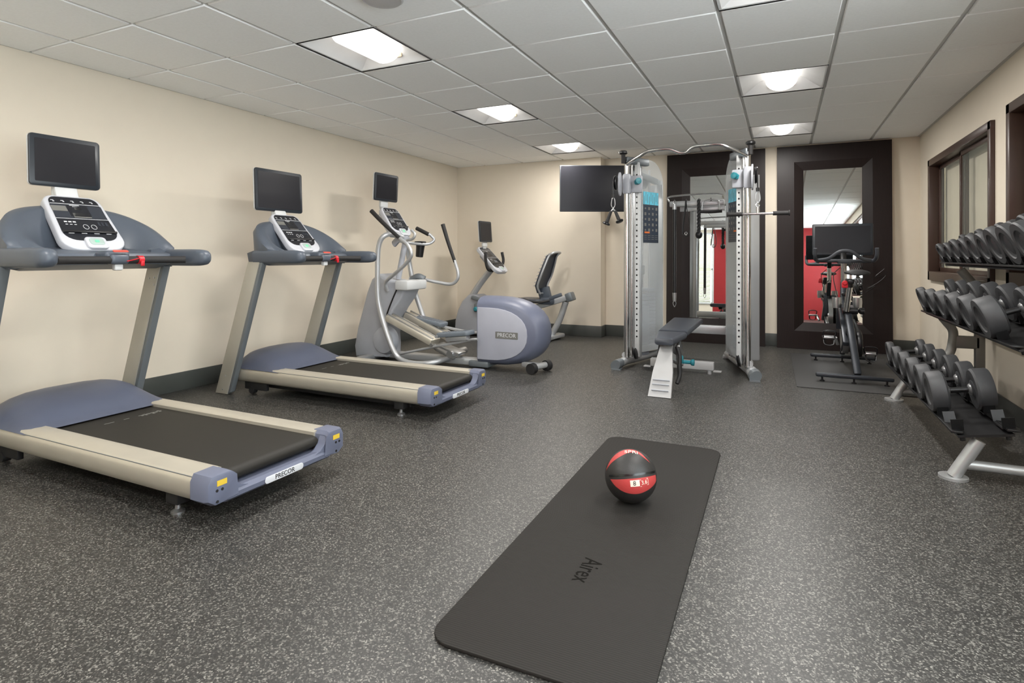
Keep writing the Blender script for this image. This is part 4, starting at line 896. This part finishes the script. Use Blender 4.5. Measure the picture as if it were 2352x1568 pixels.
# ------------------------------------------------------------------ exercise mat and medicine ball
t = thing('exercise_mat', 'long black ribbed exercise mat with rounded corners lying in the foreground', 'mat', (-.62, 2.40, .001))
t.rotation_euler = (0, 0, math.radians(.6))
b = MB(); b.prism(rr_pts(.635, 2.03, .075, 8), 0, .011, 'XY', .004); b.build('mat_pad', 'yoga', t)
b = MB(); b.text('Airex', .115, Matrix.Translation((.0, -.485, .0112)) @ Matrix.Rotation(-PI / 2, 4, 'Z') @ Matrix.Diagonal((.62, .85, 1, 1)), .0004); b.build('mat_lettering', 'yogatext', t)
BR = .113
t = thing('medicine_ball', 'black medicine ball with red bands standing on the exercise mat', 'ball', (-.612, 2.535, .012 + BR))
Rb = Matrix.Rotation(math.radians(12), 4, 'Z')
b = MB(); t2 = bmesh.new(); bmesh.ops.create_uvsphere(t2, u_segments=72, v_segments=48, radius=BR)
AX = V((-.08, -.62, .78)).normalized()
for v in t2.verts:                                   # two shallow grooves around the black middle band
    h = v.co.normalized().dot(V((.10, .55, .83)).normalized())
    h2 = h
    d = 0
    for g in (.12, .0, -.62): d += math.exp(-((h2 - g) / .014) ** 2)
    v.co *= 1 - .010 * d
b.add(t2); b.build('ball_body', 'ball', t)
# red panels as thin spherical lenses lying in the rubber
toCam = V((.612, -2.535, 1.1 - .125)).normalized()
right = V((math.cos(.4398), math.sin(.4398), 0)); upv = toCam.cross(right) * -1
upv = V((0, 0, 1)) - toCam * toCam.z; upv.normalize(); right = upv.cross(toCam)
def sph(x, y):    # direction on the visible side
    z = math.sqrt(max(0, 1 - x * x - y * y)); return (right * x + upv * y + toCam * z).normalized()
def band(top, bot, r0, r1):
    n = 40; m = 10; b = MB(); b.sharp = 80; tt = bmesh.new(); grid = []
    for i in range(n + 1):
        u = i / n; a, c_ = top(u), bot(u); row = []
        for j in range(m + 1): row.append(tt.verts.new(a.lerp(c_, j / m).normalized() * BR * 1.004))
        grid.append(row)
    for i in range(n):
        for j in range(m): tt.faces.new((grid[i][j], grid[i + 1][j], grid[i + 1][j + 1], grid[i][j + 1]))
    bmesh.ops.recalc_face_normals(tt, faces=tt.faces)
    if sum(f.normal.dot(f.calc_center_median()) for f in tt.faces) < 0: bmesh.ops.reverse_faces(tt, faces=tt.faces)
    bmesh.ops.solidify(tt, geom=tt.faces[:], thickness=.001)
    b.add(tt); return b
def arc(pts):
    pts = [sph(*p) for p in pts]
    def f(u):
        k = u * (len(pts) - 1); i = min(int(k), len(pts) - 2); q = k - i
        P0, P1, P2, P3 = pts[max(i - 1, 0)], pts[i], pts[i + 1], pts[min(i + 2, len(pts) - 1)]
        return (.5 * ((2 * P1) + (P2 - P0) * q + (2 * P0 - 5 * P1 + 4 * P2 - P3) * q * q + (P1 * 3 - P0 - P2 * 3 + P3) * q ** 3)).normalized()
    return f
b = band(arc([(-.76, -.18), (-.5, -.17), (-.1, -.12), (.3, -.06), (.7, .03), (.93, .10)]), arc([(-.76, -.18), (-.55, -.42), (-.2, -.60), (.25, -.62), (.65, -.45), (.95, -.12)]), 0, 0)
rl = b.build('red_panel', 'ballred', t)
b = band(arc([(-.93, .12), (-.80, .46), (-.50, .80), (-.10, .96), (.25, .92), (.55, .70), (.72, .52)]), arc([(-.93, .12), (-.72, .42), (-.40, .66), (-.02, .84), (.25, .83), (.50, .68), (.72, .52)]), 0, 0)
ru = b.build('red_panel', 'ballred', t)
b = band(arc([(-.82, -.03), (-.5, .01), (-.1, .05), (.3, .11), (.7, .19), (.93, .26)]), arc([(-.82, -.10), (-.5, -.08), (-.1, -.03), (.3, .03), (.7, .11), (.93, .17)]), 0, 0)
b.build('seam_strip', 'seam', t)
def wrap(mb, cx, cy, rot, k=1.0):    # bend flat print onto the ball round direction (cx, cy)
    n = sph(cx, cy); x = right * math.cos(rot) + upv * math.sin(rot); x = (x - n * x.dot(n)).normalized(); y = n.cross(x)
    for v in mb.bm.verts:
        p = v.co.copy(); v.co = (n * BR + x * p.x + y * p.y).normalized() * (BR * 1.006 + p.z)
    return mb
def gridbox(w, h, c=(0, 0)):
    b = MB()
    for i in range(10):
        for j in range(8): b.box((c[0] - w / 2 + w * (i + .5) / 10, c[1] - h / 2 + h * (j + .5) / 8, .0003), (w / 10, h / 8, .0008))
    return b
wrap(gridbox(.040, .026), .16, -.26, .12).build('white_label', 'ballwhite', rl)
b = MB(); b.text('8', .026, Matrix.Translation((-.002, 0, .0006)), .0006); wrap(b, .16, -.26, .12).build('label_number', 'black', rl)
b = MB(); b.text('3.6', .024, Matrix.Translation((0, 0, .0003)), .0006)
for x0 in (0,): 
    b.box((0, .0135, .0004), (.04, .0016, .0006)); b.box((0, -.0135, .0004), (.04, .0016, .0006)); b.box((.02, 0, .0004), (.0016, .027, .0006))
wrap(b, .50, -.20, .16).build('label_number', 'ballwhite', rl)
b = MB(); b.text('SPRI', .034, Matrix(), .0006); wrap(b, .02, .87, .04).build('panel_lettering', 'ballwhite', ru)

# ------------------------------------------------------------------ world, camera, colour
wd = bpy.data.worlds.new('world'); bpy.context.scene.world = wd; wd.use_nodes = True
bg = wd.node_tree.nodes['Background']; bg.inputs[0].default_value = (.88, .97, 1.0, 1); bg.inputs[1].default_value = 9.0
cam = bpy.data.cameras.new('camera'); co = bpy.data.objects.new('camera', cam); COL.objects.link(co)
co.location = (0, 0, 1.10); co.rotation_euler = (PI / 2, 0, .4398)
cam.sensor_width = 36; cam.lens = 36 * 1325 / 2352; cam.shift_y = -(784 - 586.35) / 2352; cam.clip_start = .05
bpy.context.scene.camera = co
vs = bpy.context.scene.view_settings
vs.view_transform = 'Standard'; vs.look = 'None'; vs.gamma = 1; vs.exposure = 0; vs.use_curve_mapping = False
for o in bpy.data.objects:
    if '_w' in o: del o['_w']
